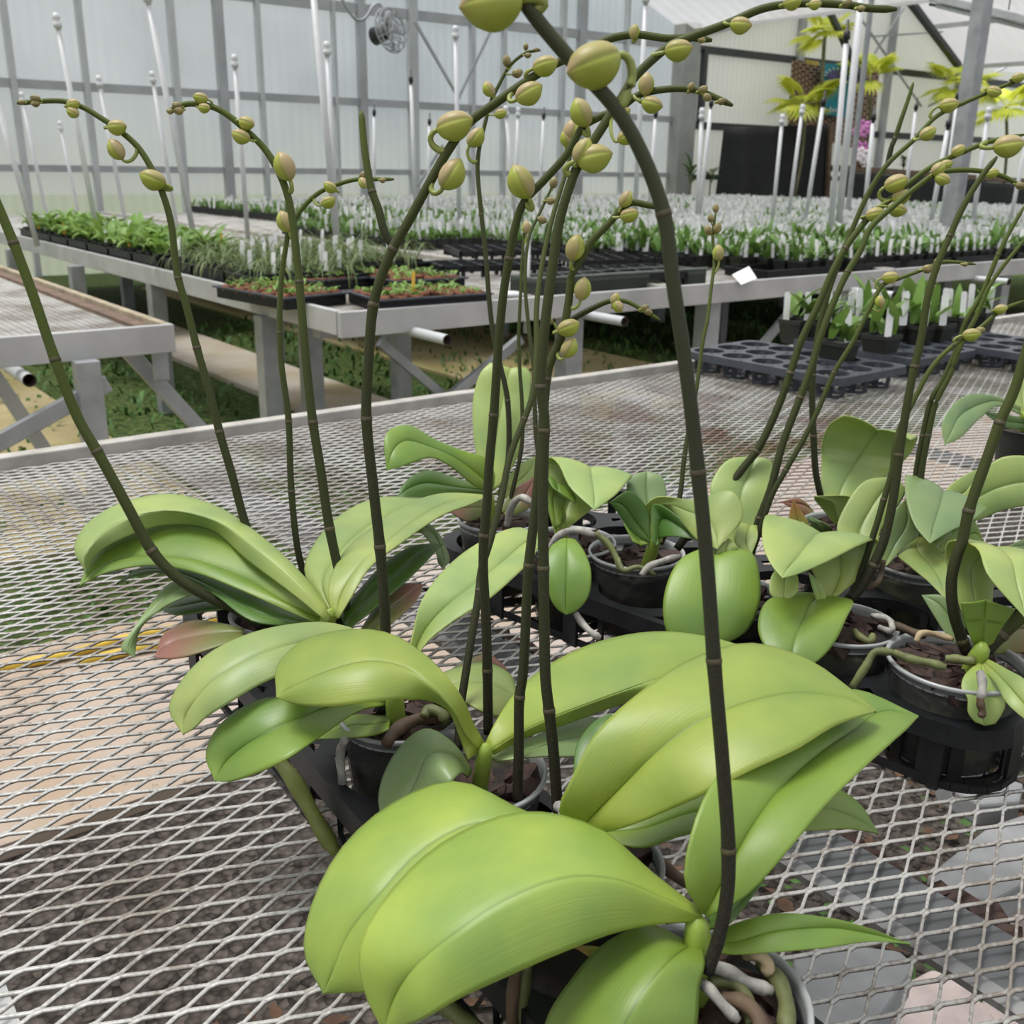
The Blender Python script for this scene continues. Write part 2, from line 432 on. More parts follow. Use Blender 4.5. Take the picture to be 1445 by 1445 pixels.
def bud_mesh(c, axis, r, side):
    """closed orchid bud: three sepals meeting in seams, broad in the middle, blunt at the tip"""
    axis = axis.normalized(); side = (side - axis*side.dot(axis)); side = side.normalized() if side.length > 1e-4 else axis.orthogonal().normalized()
    y = axis.cross(side); n, m = 48, 16; vs = []; fs = []; al = []; lo = []; se = []
    for i in range(m+1):
        t = i/m; z = -1.12 + 2.30*t
        q = math.sin(math.pi*t**.92)**.58
        if t > .8: q *= 1-.25*((t-.8)/.2)
        if i in (0, m): q = .03
        for k in range(n):
            a = 2*math.pi*k/n
            d = min(abs(((a-s+math.pi) % (2*math.pi))-math.pi) for s in (math.pi/3, math.pi, 5*math.pi/3))
            seam = math.exp(-(d/.10)**2); s = q*(1-.085*math.exp(-(d/.16)**2)+.03*(math.cos(1.5*a)**2))
            belly = 1+.13*math.cos(a+math.pi)*math.sin(math.pi*t)
            vs.append(c + (side*math.cos(a)*s*belly*.86 + y*math.sin(a)*s*.82)*r + axis*(z*r*1.02)); al.append(t); se.append(seam)
            lo.append(max(0., min(1., (math.cos(a)-.35)/.45)))
    for i in range(m):
        for k in range(n): fs.append((i*n+k, i*n+(k+1) % n, (i+1)*n+(k+1) % n, (i+1)*n+k))
    return MB().add(vs, fs, along=al, lobe=lo, seam=se)

def spike(plant, path, d0, d1, r, nodes=(), buds=(), mat='spike_dark', tipr=.55, stub=False, label=None, tips=True):
    """path: pixels from the base upward; buds: (x, y, radius px, tip angle, attach x, attach y)"""
    m = len(path); acc = [0]
    for i in range(1, m): acc.append(acc[-1]+math.hypot(path[i][0]-path[i-1][0], path[i][1]-path[i-1][1]))
    pts = [P(x, y, d0+(d1-d0)*(acc[i]/acc[-1])) for i, (x, y) in enumerate(path)]
    n = max(24, m*6); cur = crom(pts, n)
    rad = [r*(1.06-(1.06-tipr)*(i/(n-1))**1.3) for i in range(n)]
    rad[-1] *= .45; rad[-2] *= .8
    px = [project(p) for p in cur]
    near = lambda x, y: min(range(n), key=lambda i: (px[i][0]-x)**2+(px[i][1]-y)**2)
    for (x, y) in nodes:
        i = near(x, y)
        for k in range(-1, 2):
            if 0 <= i+k < n: rad[i+k] *= 1.07 if k == 0 else 1.03
    o = MB().tube(cur, rad, 10).build('flower_spike', mat, plant)
    if label: o['label'] = label
    for (x, y) in nodes:
        i = near(x, y); j = min(n-1, i+1); d = (cur[j]-cur[max(0, i-1)]).normalized()
        c = cur[i]; q = rad[i]
        b = MB().tube([c-d*q*.35, c-d*q*.1, c+d*q*.35, c+d*q*1.0], [q*1.0, q*1.07, q*1.06, q*.7], 10)
        b.build('node_sheath', 'node_sheath', o)
    for bd in buds:
        x, y, rp, ang = bd[:4]; i = near(*(bd[4:6] if len(bd) >= 6 else (x, y)))
        dd = depth(cur[i]); c = P(x, y, dd - rp*dd/F*.45 - rad[i]*.8)
        rr = rp*dd/F; a = math.radians(ang)
        ax = (RT*math.cos(a) + UP*math.sin(a) - FW*.25).normalized()
        small = rp < 8.5
        bo = bud_mesh(c, ax, rr*.90, Vector((0, 0, 1)) - FW*.3).build('bud', 'small_bud_skin' if small else 'bud_skin', o)
        # stalk of the bud
        base = c - ax*rr*.95; A0 = cur[i]
        c1 = A0 + (base-A0)*.25 - ax*rr*.9; c2 = base - ax*rr*.75
        bz = [(A0*(1-t)**3 + c1*3*t*(1-t)**2 + c2*3*t*t*(1-t) + base*t**3) for t in [k/9 for k in range(10)]]
        MB().tube(bz, [max(.0011, rr*.17)*(1.25-.45*k/9) for k in range(10)], 8).build('pedicel', 'pedicel_skin', o)
    return o
def project(p):
    q = p-EYE; d = q.dot(FW); return (CX+F*q.dot(RT)/d, CY-F*q.dot(UP)/d)

def root(plant, pix, hs, r, mat='root_silver', mode='z', name='aerial_root', label=None):
    f = G if mode == 'z' else P
    pts = crom([f(x, y, h) for (x, y), h in zip(pix, hs)], 18)
    rad = [r*.78*(1+.10*math.sin(i*.7+len(pix)))*(1 if i < 16 else .75) for i in range(18)]
    o = MB().tube(pts, rad, 8).build(name, mat, plant)
    if label: o['label'] = label
    return o
def chips(c, R, z, n, seed):
    rnd = random.Random(seed); mb = MB()
    for i in range(n):
        a = rnd.uniform(0, 6.28); q = R*math.sqrt(rnd.random())*.88
        p = Vector((c.x+q*math.cos(a), c.y+q*math.sin(a), z+rnd.uniform(-.004, .006)))
        s = rnd.uniform(.006, .015); e = Matrix.Rotation(rnd.uniform(0, 6.28), 3, 'Z') @ Matrix.Rotation(rnd.uniform(-.7, .7), 3, 'X')
        vs = [p + e @ Vector((x*s*rnd.uniform(.7, 1.3), y*s*.6*rnd.uniform(.6, 1.3), zz*s*.35)) for x in (-1, 1) for y in (-1, 1) for zz in (-1, 1)]
        mb.add(vs, [(0, 1, 3, 2), (4, 6, 7, 5), (0, 4, 5, 1), (2, 3, 7, 6), (0, 2, 6, 4), (1, 5, 7, 3)])
    return mb
def pot(plant, c, R=.055, H=.103, top=.905, seed=1, clear=True, nchip=34):
    """see-through nursery pot with its bark; c world centre"""
    z0 = top-H; Rb = R*.80; c0 = Vector((c.x, c.y, 0))
    prof = [(.002, z0), (Rb*.9, z0), (Rb, z0+.004), (R*.955, top-.014), (R*.955, top-.010), (R*.98, top-.009), (R*.98, top-.004)]
    MB().lathe(prof, c0, 36).build('pot_wall', 'clear_pot' if clear else 'dark_pot', plant)
    rim = [(R*.97, top-.004), (R*1.0, top-.005), (R*1.03, top-.003), (R*1.035, top-.001), (R*1.02, top+.0005), (R*.975, top), (R*.965, top-.004), (R*.955, top-.012)]
    MB().lathe(rim, c0, 40).build('pot_rim', 'pot_rim' if clear else 'dark_pot', plant)
    zi = top-.016
    core = [(.001, z0+.003), (Rb*.93, z0+.004), (R*.925, zi-.004), (R*.80, zi), (R*.4, zi+.003), (.001, zi+.004)]
    MB().lathe(core, c0, 30).build('potting_medium', 'potting_medium', plant)
    if nchip: sharp(chips(c0, R*.92, zi+.003, nchip, seed).build('bark_chips', 'bark_chip', plant))
def crown(plant, x, y, z, c, r=.011, mode='z'):
    t = G(x, y, z) if mode == 'z' else P(x, y, z)
    b = Vector((c.x*.5+t.x*.5, c.y*.5+t.y*.5, .885))
    pts = [b, b.lerp(t, .4), b.lerp(t, .8), t, t+Vector((0, 0, .006))]
    MB().tube(pts, [r*.8, r*.75, r*.72, r*.6, r*.25], 14).build('crown', 'crown_skin', plant)
def orchid(px, label, R=.055, seed=1, z=.9, H=.103, clear=True, nchip=34):
    c = G(px[0], px[1], z)
    e = bpy.data.objects.new('potted_orchid', None); C.objects.link(e); e.empty_display_size = .05
    tag(e, label, 'potted orchid', 'budding moth orchids on the near bench')
    e.location = (c.x, c.y, BT)
    pot(e, c, R, H, z+.005, seed, clear, nchip)
    return e, c
ORCH = []
def O(*a, **k):
    e, c = orchid(*a, **k); ORCH.append((e, c)); return e, c

# A: the nearest plant -------------------------------------------------------
pA, cA = O((995, 1415), 'potted orchid nearest the camera, with the tallest bare dark spike and very broad bright leaves', R=.058, seed=3, nchip=60)
crown(pA, 984, 1305, .942, cA, .0115)
leaf(pA, 'z', 'leaf_bright', [(988,1284,990,1292,985,1299,.95),(925,1236,926,1262,935,1303,.965),(842,1168,865,1240,870,1315,.98),(742,1146,800,1238,790,1345,.985),(640,1180,715,1269,710,1380,.98),(560,1247,640,1318,645,1410,.968),(508,1335,585,1365,600,1436,.95),(516,1402,555,1412,570,1447,.925)], (543,1456,.905), el=-.012, er=-.032)
leaf(pA, 'z', 'leaf_bright', [(975,1285,975,1295,972,1300,.93),(880,1205,880,1245,880,1290,.942),(742,1146,775,1190,790,1255,.955),(641,1103,680,1160,720,1265,.955),(554,1134,597,1198,650,1310,.945),(480,1200,530,1268,600,1380,.93),(438,1285,490,1320,545,1400,.91),(430,1345,468,1375,500,1400,.888)], (457,1401,.875), el=-.01, er=-.025)
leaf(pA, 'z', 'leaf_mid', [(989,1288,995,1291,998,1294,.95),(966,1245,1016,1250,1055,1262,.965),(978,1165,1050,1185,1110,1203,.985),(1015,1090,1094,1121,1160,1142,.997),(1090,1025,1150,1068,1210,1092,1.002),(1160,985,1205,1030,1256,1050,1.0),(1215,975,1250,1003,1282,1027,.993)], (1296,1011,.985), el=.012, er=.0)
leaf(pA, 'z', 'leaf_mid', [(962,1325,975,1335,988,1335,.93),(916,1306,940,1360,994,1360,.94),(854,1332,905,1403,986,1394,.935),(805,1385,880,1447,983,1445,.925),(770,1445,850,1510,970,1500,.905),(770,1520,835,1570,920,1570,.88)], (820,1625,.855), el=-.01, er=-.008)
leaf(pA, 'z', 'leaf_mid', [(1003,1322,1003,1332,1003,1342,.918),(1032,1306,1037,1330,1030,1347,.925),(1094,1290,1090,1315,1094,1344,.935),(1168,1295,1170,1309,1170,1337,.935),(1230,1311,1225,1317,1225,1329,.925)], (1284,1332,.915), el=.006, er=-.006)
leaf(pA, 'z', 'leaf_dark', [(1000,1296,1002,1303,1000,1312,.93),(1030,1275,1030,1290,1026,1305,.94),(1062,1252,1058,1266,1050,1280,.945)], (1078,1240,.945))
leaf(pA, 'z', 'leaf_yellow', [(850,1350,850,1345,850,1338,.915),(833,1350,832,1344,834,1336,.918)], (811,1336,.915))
spike(pA, [(998,1372),(1015,1320),(1026,1262),(1028,1200),(1020,1080),(1008,940),(998,800),(985,665),(968,520),(950,400),(936,300),(905,215),(868,152),(800,78),(752,20),(722,-25)], .572, .47, .0037, nodes=[(1028,1200),(1008,940),(984,662),(936,298)],
      buds=[(694,4,44,195,750,18),(838,90,40,205,868,150)], mat='spike_front', tipr=.92, label='long bare dark spike bending left across the whole picture')
root(pA, [(1003,1362),(1030,1372),(1058,1388),(1090,1398)], [.925,.918,.912,.908], .0052)
root(pA, [(985,1385),(1000,1395),(1022,1420),(1042,1440)], [.92,.922,.916,.91], .0042)
root(pA, [(1000,1385),(1030,1385),(1050,1402),(1060,1445)], [.912,.912,.910,.905], .0055, 'root_green')
root(pA, [(1075,1360),(1098,1385),(1110,1420),(1108,1460)], [.905,.908,.907,.905], .0065, 'root_green')
root(pA, [(1020,1410),(1050,1415),(1072,1440),(1075,1470)], [.912,.915,.912,.905], .006, 'root_brown')
root(pA, [(742,1358),(738,1390),(735,1420),(738,1470)], [.90,.885,.87,.845], .006, 'root_green')
root(pA, [(728,1370),(724,1400),(722,1430),(728,1470)], [.90,.885,.87,.845], .005, 'root_brown')
root(pA, [(1052,1348),(1068,1345),(1082,1358),(1082,1375)], [.915,.922,.918,.91], .005, 'dry_sheath', name='dry_leaf_sheath')
root(pA, [(690,1470),(668,1452),(640,1428),(610,1405)], [.835,.84,.845,.85], .0075, 'root_green')

# N: hidden pot just behind --------------------------------------------------
pN, cN = O((820, 1222), 'orchid just behind the nearest one, pot hidden, one very wide leaf reaching right', seed=4)
crown(pN, 822, 1175, .94, cN)
leaf(pN, 'z', 'leaf_bright', [(800,1170,812,1178,825,1178,.94),(789,1138,845,1142,880,1168,.962),(808,1095,885,1102,940,1145,.982),(840,1036,930,1058,994,1121,1.003),(900,980,985,1018,1060,1087,1.018),(980,928,1050,992,1125,1057,1.026),(1062,908,1115,978,1175,1026,1.028),(1140,931,1170,981,1206,1014,1.024),(1196,970,1212,992,1226,1008,1.018)], (1236,1004,1.012), el=.004, er=-.006)
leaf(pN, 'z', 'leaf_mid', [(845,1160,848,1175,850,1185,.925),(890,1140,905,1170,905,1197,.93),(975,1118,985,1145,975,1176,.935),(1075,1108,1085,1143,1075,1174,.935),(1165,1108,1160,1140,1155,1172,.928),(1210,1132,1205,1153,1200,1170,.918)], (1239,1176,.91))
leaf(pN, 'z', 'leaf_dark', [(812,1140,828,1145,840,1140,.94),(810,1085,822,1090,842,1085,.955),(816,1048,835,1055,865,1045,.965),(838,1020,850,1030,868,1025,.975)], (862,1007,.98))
spike(pN, [(787,1145),(784,1100),(780,1050),(775,1004),(770,960),(768,880),(767,802),(766,712),(767,646),(768,590),(763,545),(766,489),(770,450),(779,382),(789,315),(805,260),(815,235),(846,186),(872,146),(895,110),(922,83),(945,65),(975,52),(1027,33),(1077,12),(1128,5),(1195,7),(1228,12),(1266,13)], .745, .64, .0040,
      nodes=[(775,1004),(767,802),(769,606),(763,545)], buds=[(838,222,25,8,812,246),(822,213,18,60,825,215),(957,70,19,5,930,80),(1045,35,15,-10,1035,30),(1118,3,13,10),(1150,6,9,0),(1195,4,7,20),(1215,12,6,0),(884,192,14,30,868,155)], mat='spike_dark')
root(pN, [(800,1172),(797,1155),(793,1142),(786,1137)], [.925,.93,.93,.925], .005)
root(pN, [(925,1210),(940,1225),(960,1240),(985,1250)], [.885,.87,.855,.84], .006, 'root_brown')

# 2 --------------------------------------------------------------------------
p2, c2 = O((661, 1093), 'orchid third from the front, with a pair of arching leaves like open wings', seed=5, R=.060)
crown(p2, 685, 1060, .945, c2, .0085)
leaf(p2, 'z', 'leaf_bright', [(683,1048,676,1060,660,1072,.945),(668,1022,656,1036,648,1036,.962),(655,990,640,1003,634,1004,.985),(636,962,615,975,612,990,1.0),(598,923,575,943,575,986,1.01),(545,893,520,933,520,991,1.013),(480,890,460,948,465,997,1.005),(425,906,420,966,425,995,.995),(393,938,400,977,403,989,.987)], (391,984,.984), el=.0, er=-.018)
leaf(p2, 'z', 'leaf_bright', [(684,1052,690,1060,697,1065,.94),(700,1018,722,1040,740,1041,.948),(745,960,780,1012,800,1021,.953),(830,911,860,982,880,993,.962),(920,892,930,957,950,981,.97),(1000,899,1000,935,1010,966,.97)], (1065,918,.965), el=.01, er=-.012)
leaf(p2, 'z', 'leaf_grey', [(664,1083,665,1092,660,1097,.925),(640,1050,635,1064,650,1092,.94),(600,1029,606,1064,637,1104,.942),(560,1060,588,1100,625,1130,.925),(535,1120,565,1150,600,1165,.905)], (550,1192,.89), el=.0, er=-.004)
leaf(p2, 'z', 'leaf_grey', [(690,1064,695,1070,700,1075,.93),(740,1046,750,1058,760,1068,.935),(790,1024,795,1043,800,1068,.93),(835,1012,840,1038,850,1064,.922)], (885,1040,.915))
spike(p2, [(689,1035),(688,960),(686,880),(682,800),(683,755),(687,715),(690,660),(697,583),(704,480),(711,410),(719,362),(726,325),(739,286),(769,253),(799,219),(823,179),(846,165),(875,153),(899,135),(925,128),(959,125),(985,128),(1010,138),(1034,149)], .835, .70, .0038, nodes=[(688,950),(683,755),(697,583),(719,362)],
      buds=[(736,257,24,118,742,284),(821,159,20,115,823,179),(912,119,15,85,899,135),(920,147,15,-20,905,138),(880,160,10,30),(975,122,6,60),(992,126,7,20),(998,137,7,-40),(1018,143,6,10)])
spike(p2, [(730,1128),(732,1061),(733,985),(738,950),(746,800),(756,713),(762,646),(769,560),(772,530),(780,503),(794,470),(802,428),(808,385),(822,362),(835,340),(855,320),(869,304),(878,293),(893,286),(916,290),(946,294)], .765, .70, .0038, nodes=[(733,985),(746,800),(771,536)],
      buds=[(811,350,18,75,815,372),(822,408,16,80,805,425),(802,462,16,20,796,465),(803,491,15,60,790,490),(883,281,12,60,875,295),(888,303,13,10,869,304),(775,452,7,150,782,480)])
spike(p2, [(802,455),(815,446),(838,434),(860,425),(882,425),(905,436),(932,452)], .745, .73, .0022, buds=[(868,422,9,70),(872,432,10,-60),(910,434,6,20),(915,440,6,-20)], mat='spike_green')

# 3 --------------------------------------------------------------------------
p3, c3 = O((565, 1009), 'orchid with a forked dark spike and a fan of leaves drooping left', R=.052, seed=6)
crown(p3, 556, 980, .94, c3)
leaf(p3, 'z', 'leaf_light', [(560,970,556,980,550,985,.94),(530,905,525,925,520,945,.965),(470,880,465,903,460,937,.982),(400,883,400,912,400,952,.988),(340,899,345,932,365,967,.984),(290,926,300,960,320,994,.973),(255,963,274,990,290,1013,.958),(239,1000,261,1012,273,1029,.945)], (259,1036,.935), el=.004, er=-.012)
leaf(p3, 'z', 'leaf_mid', [(545,985,548,990,545,995,.925),(490,978,480,994,505,1004,.945),(420,983,430,1010,455,1037,.952),(362,989,380,1033,405,1071,.947),(308,1026,340,1056,360,1092,.932),(291,1065,315,1080,325,1103,.917)], (304,1102,.908), el=.008, er=.004)
leaf(p3, 'z', 'leaf_light', [(565,965,570,970,580,970,.945),(580,905,590,905,597,913,.96),(595,848,618,866,635,880,.975),(640,792,655,835,685,849,.988),(690,759,705,796,725,815,.995),(735,745,742,765,752,787,.995)], (765,757,.99), el=.01, er=.0)
leaf(p3, 'z', 'leaf_light', [(575,975,575,982,575,988,.925),(640,944,640,965,640,987,.935),(685,935,690,965,680,1004,.932),(718,950,718,978,700,1013,.922)], (731,990,.915))
leaf(p3, 'z', 'leaf_red', [(610,965,612,972,612,980,.90),(650,938,656,948,660,958,.905),(690,924,695,936,700,952,.90)], (716,945,.895))
leaf(p3, 'z', 'leaf_mid', [(552,1013,551,1018,549,1030,.915),(533,1011,530,1022,530,1037,.912),(495,1011,490,1025,490,1042,.902)], (449,1043,.888))
spike(p3, [(538,1006),(541,960),(544,890),(541,830),(536,770),(527,690),(517,587),(520,510),(527,430),(540,385),(556,348),(575,315),(605,260),(632,213),(660,175),(700,145),(750,110),(790,87),(815,78),(840,64),(866,53),(900,49),(940,54),(975,53),(1005,57)], .88, .76, .0046, nodes=[(536,770),(517,587),(527,430),(556,350)],
      buds=[(641,176,26,12,632,213),(637,246,23,55,612,255),(746,131,20,25,730,125),(769,92,18,12,755,108),(895,45,10,80,898,49),(980,50,7,20),(990,56,6,-20)])
spike(p3, [(556,350),(543,328),(534,295),(525,270),(515,215),(512,185),(510,157)], .845, .84, .0034, nodes=[(525,270)], mat='spike_green', label='short upright bare stub of a branch', tipr=.75)
spike(p3, [(646,1060),(650,1000),(656,958),(667,890),(676,835),(679,805),(692,762),(709,696),(719,646),(739,593),(751,560),(757,500),(757,440),(760,405),(772,337),(791,268),(800,240),(806,215)], .825, .92, .0033, nodes=[(676,835),(739,593)], buds=[(806,185,16,70,806,215),(800,196,12,110,806,215)], mat='spike_dark')
root(p3, [(486,1044),(480,1065),(483,1100),(487,1136)], [.912,.895,.875,.85], .005)
root(p3, [(545,1050),(560,1030),(590,1015),(640,1010)], [.918,.922,.922,.915], .007, 'root_brown')
root(p3, [(598,1012),(605,1002),(622,1006),(630,1020)], [.925,.928,.928,.92], .006, 'root_green')
root(p3, [(395,1075),(420,1110),(445,1155),(475,1205)], [.875,.865,.845,.82], .0085, 'stalk_green', label='thick straight green root leaning on the bench mesh')

# C --------------------------------------------------------------------------
pC, cC = O((402, 868), 'leftmost orchid, with overlapping arching leaves, a dull reddish leaf and four thin spikes', R=.056, seed=8)
crown(pC, 467, 868, .945, cC)
leaf(pC, 'z', 'leaf_light', [(470,868,466,872,462,878,.945),(430,815,425,825,418,842,.972),(370,758,365,775,355,795,.992),(300,712,300,733,290,745,1.003),(233,697,230,720,225,742,1.004),(168,711,172,735,172,760,.996),(124,738,136,760,145,775,.98),(105,776,118,788,130,789,.965)], (123,808,.95), el=-.004, er=-.02)
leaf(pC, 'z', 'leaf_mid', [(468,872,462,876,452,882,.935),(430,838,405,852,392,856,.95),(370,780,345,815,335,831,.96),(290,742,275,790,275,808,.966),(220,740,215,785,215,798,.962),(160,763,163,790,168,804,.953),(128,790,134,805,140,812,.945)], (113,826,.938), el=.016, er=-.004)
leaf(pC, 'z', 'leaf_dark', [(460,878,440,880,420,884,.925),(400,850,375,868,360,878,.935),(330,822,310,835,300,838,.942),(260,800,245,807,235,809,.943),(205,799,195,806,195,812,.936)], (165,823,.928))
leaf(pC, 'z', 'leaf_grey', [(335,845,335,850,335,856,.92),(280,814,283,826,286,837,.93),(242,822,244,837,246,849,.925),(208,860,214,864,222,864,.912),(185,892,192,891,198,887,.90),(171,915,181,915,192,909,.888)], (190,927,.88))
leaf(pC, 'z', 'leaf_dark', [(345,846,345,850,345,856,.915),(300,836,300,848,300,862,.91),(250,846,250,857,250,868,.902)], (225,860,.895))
leaf(pC, 'z', 'leaf_red', [(345,888,345,892,345,900,.912),(313,880,313,893,310,912,.91),(266,877,266,900,266,926,.902),(234,893,236,910,240,930,.895)], (219,928,.89), label='dull reddish leaf')
leaf(pC, 'z', 'leaf_light', [(466,866,470,868,472,872,.94),(430,808,455,825,478,832,.955),(442,770,478,780,505,792,.965),(482,726,515,745,540,767,.972),(536,702,560,722,585,747,.972),(590,703,610,715,625,727,.967)], (652,705,.96))
leaf(pC, 'z', 'leaf_light', [(470,868,473,870,478,873,.945),(463,835,482,838,496,843,.962),(485,780,505,800,520,804,.98),(525,745,548,763,570,764,.99),(575,711,595,728,625,727,.992),(630,696,640,707,667,711,.987)], (690,699,.98))
leaf(pC, 'z', 'leaf_dark', [(478,868,485,880,490,890,.925),(510,829,520,845,530,858,.935),(550,789,560,808,575,819,.94),(590,769,597,778,607,787,.936)], (624,768,.93))
leaf(pC, 'z', 'leaf_red', [(505,895,510,900,515,905,.915),(540,844,548,860,560,874,.92),(570,824,578,838,588,847,.92)], (597,825,.915))
leaf(pC, 'z', 'leaf_grey', [(560,738,565,745,570,752,.945),(590,732,593,742,594,752,.945),(612,745,610,752,604,762,.935),(630,775,624,780,616,782,.92),(634,792,626,795,618,794,.91)], (625,803,.905))
spike(pC, [(372,885),(335,860),(300,845),(250,815),(215,778),(180,715),(140,642),(110,590),(75,500),(48,420),(18,340),(0,297),(-18,255)], 1.04, .95, .0053, nodes=[(215,778),(140,640),(78,508),(18,340)], mat='spike_green', tipr=.8, label='thick spike bending out of the frame to the left')
spike(pC, [(388,868),(368,800),(345,735),(328,672),(311,614),(295,550),(279,495),(263,432),(250,386),(240,308),(222,255),(195,208),(164,181),(140,165),(118,152),(90,143),(55,143),(24,146)], 1.08, 1.02, .0043, nodes=[(311,614),(279,495),(251,390)], buds=[(216,253,18,160,222,262),(164,211,15,120,185,215),(165,179,14,0,160,180),(103,158,10,-30),(103,147,10,10),(50,139,7,170),(50,146,6,190),(30,144,5,180)], mat='spike_green')
spike(pC, [(448,868),(432,820),(421,780),(411,690),(407,590),(396,500),(396,405),(404,345),(408,325),(425,296),(450,272),(480,259),(505,253),(535,253),(556,253)], 1.12, 1.08, .0036, nodes=[(411,690),(407,592),(395,470)], buds=[(402,313,15,110,408,328),(463,285,11,20,445,280),(466,264,10,150),(513,258,9,-60),(513,247,7,40),(540,254,5,0)], mat='spike_green')
spike(pC, [(478,872),(490,885),(487,850),(465,745),(452,660),(441,592),(431,500),(425,430),(420,375),(411,300),(400,258),(375,212),(345,182),(318,160),(300,151),(280,147),(262,147),(238,156)], 1.03, .98, .0047, nodes=[(465,745),(441,592),(422,400)], buds=[(402,235,20,110,402,262),(340,192,13,160,352,192),(348,173,12,-20,340,178),(288,152,9,-10),(283,138,10,170,292,150),(250,149,7,170),(252,156,7,190),(240,157,5,180)], mat='spike_green')
# D --------------------------------------------------------------------------
pD, cD = O((704, 735), 'potted orchid at the far end of the long tray, with one tall upright notched leaf', R=.055, seed=9)
crown(pD, 690, 700, 1.36, cD, .010, 'd')
leaf(pD, 'd', 'leaf_light', [(688,690,694,692,700,690,1.36),(672,640,697,650,728,650,1.37),(667,590,704,595,742,585,1.38),(669,555,711,558,748,552,1.39),(679,525,717,530,749,530,1.395),(692,512,720,520,742,519,1.40)], None)
leaf(pD, 'd', 'leaf_mid', [(700,680,695,688,690,692,1.36),(690,650,672,668,668,685,1.34),(655,637,640,645,640,661,1.31),(615,621,605,630,610,646,1.28),(575,600,570,622,585,652,1.25),(544,614,552,640,565,659,1.23)], (546,664,1.225), el=.03, er=-.015)
leaf(pD, 'd', 'leaf_dark', [(695,688,690,693,688,698,1.365),(650,677,645,688,640,695,1.34),(605,664,600,682,600,701,1.31),(572,680,572,692,578,707,1.28)], (561,702,1.27), el=.025, er=-.02)
leaf(pD, 'd', 'leaf_red', [(692,706,690,715,690,722,1.36),(665,707,662,716,660,736,1.32),(642,708,640,718,645,729,1.30)], (630,720,1.29), el=.02, er=-.01)
leaf(pD, 'd', 'leaf_light', [(700,695,705,700,710,705,1.37),(720,670,730,680,738,692,1.39),(738,653,745,665,753,676,1.40)], (757,643,1.41))
leaf(pD, 'd', 'leaf_red', [(706,720,710,725,714,730,1.35),(722,694,735,705,746,717,1.36)], (757,671,1.37))
spike(pD, [(706,700),(717,650),(716,563),(707,520),(697,478),(690,420),(686,365),(679,300),(674,235),(677,205),(683,180),(693,143),(705,118),(716,98),(726,86),(740,76),(752,72),(763,71)], 1.37, 1.33, .0036, nodes=[(716,563),(679,300)], buds=[(690,126,11,120,697,135),(671,194,15,50,675,230),(715,86,8,90),(730,103,8,10,715,100),(706,160,9,10,690,155),(742,66,5,90),(745,78,5,0),(757,70,4,0)], mat='spike_dark')
spike(pD, [(712,735),(719,709),(736,630),(737,580),(732,489),(735,406),(738,350),(741,318)], 1.36, 1.34, .0030, nodes=[(733,489)], buds=[(743,321,9,90,740,340)], mat='spike_dark')
root(pD, [(715,742),(722,715),(735,702),(752,710)], [1.31,1.30,1.29,1.28], .006, mode='d')
# E --------------------------------------------------------------------------
pE, cE = O((806, 768), 'orchid with one leaf hanging straight down over its rim, beside the upright notched leaf', R=.055, seed=10)
crown(pE, 792, 742, 1.27, cE, .010, 'd')
leaf(pE, 'd', 'leaf_light', [(782,745,792,748,802,745,1.27),(774,700,803,708,840,715,1.29),(772,655,828,668,888,678,1.30),(775,646,832,659,893,671,1.285),(788,655,835,674,882,684,1.25),(806,690,838,697,866,701,1.21)], (839,720,1.19))
leaf(pE, 'd', 'leaf_mid', [(780,740,785,745,790,742,1.26),(771,690,780,700,798,712,1.27),(770,668,785,682,806,694,1.25),(780,688,790,697,812,704,1.23)], (812,709,1.22))
leaf(pE, 'd', 'leaf_mid', [(790,762,800,760,812,762,1.16),(775,776,800,773,825,780,1.13),(771,812,799,813,834,808,1.11),(777,845,798,845,830,842,1.105),(787,860,798,861,813,862,1.105)], (799,867,1.105))
leaf(pE, 'd', 'leaf_mid', [(785,760,790,762,796,760,1.27),(773,715,785,715,795,715,1.28)], (774,688,1.285))
spike(pE, [(790,745),(770,690),(757,620),(753,520),(747,470),(741,395),(747,333),(760,304),(777,268),(783,254)], 1.28, 1.30, .0030, nodes=[(756,600)], buds=[(781,258,8,80),(777,283,7,0),(765,310,7,160)], mat='spike_dark')
root(pE, [(775,775),(790,755),(815,748),(840,755)], [1.19,1.18,1.17,1.17], .0055, mode='d')
root(pE, [(840,752),(860,770),(873,795),(876,806)], [1.17,1.17,1.165,1.16], .005, 'root_green', mode='d')
root(pE, [(812,865),(822,880),(838,895),(847,900)], [1.11,1.11,1.10,1.10], .005, mode='d')
# F --------------------------------------------------------------------------
pF, cF = O((898, 783), 'orchid with dark cupped leaves over a clear pot of bare bark, mid tray', R=.058, seed=11)
crown(pF, 925, 762, 1.20, cF, .010, 'd')
leaf(pF, 'd', 'leaf_light', [(915,765,925,768,935,765,1.20),(905,725,918,735,935,738,1.22),(925,702,935,712,945,724,1.2),(980,705,972,722,965,741,1.16),(1033,693,1000,735,985,763,1.13),(1049,725,1010,752,1001,770,1.12)], (1012,775,1.11))
leaf(pF, 'd', 'leaf_dark', [(920,765,925,772,930,768,1.19),(922,712,935,732,928,762,1.20),(958,730,962,745,950,757,1.17)], (984,762,1.15))
leaf(pF, 'd', 'leaf_dark', [(918,760,920,766,922,768,1.2),(913,718,900,740,893,752,1.2),(888,693,878,712,872,724,1.19)], (860,709,1.18))
leaf(pF, 'd', 'leaf_grey', [(908,742,918,745,928,742,1.28),(884,690,912,696,940,692,1.30),(892,672,912,677,933,673,1.305)], (913,665,1.31))
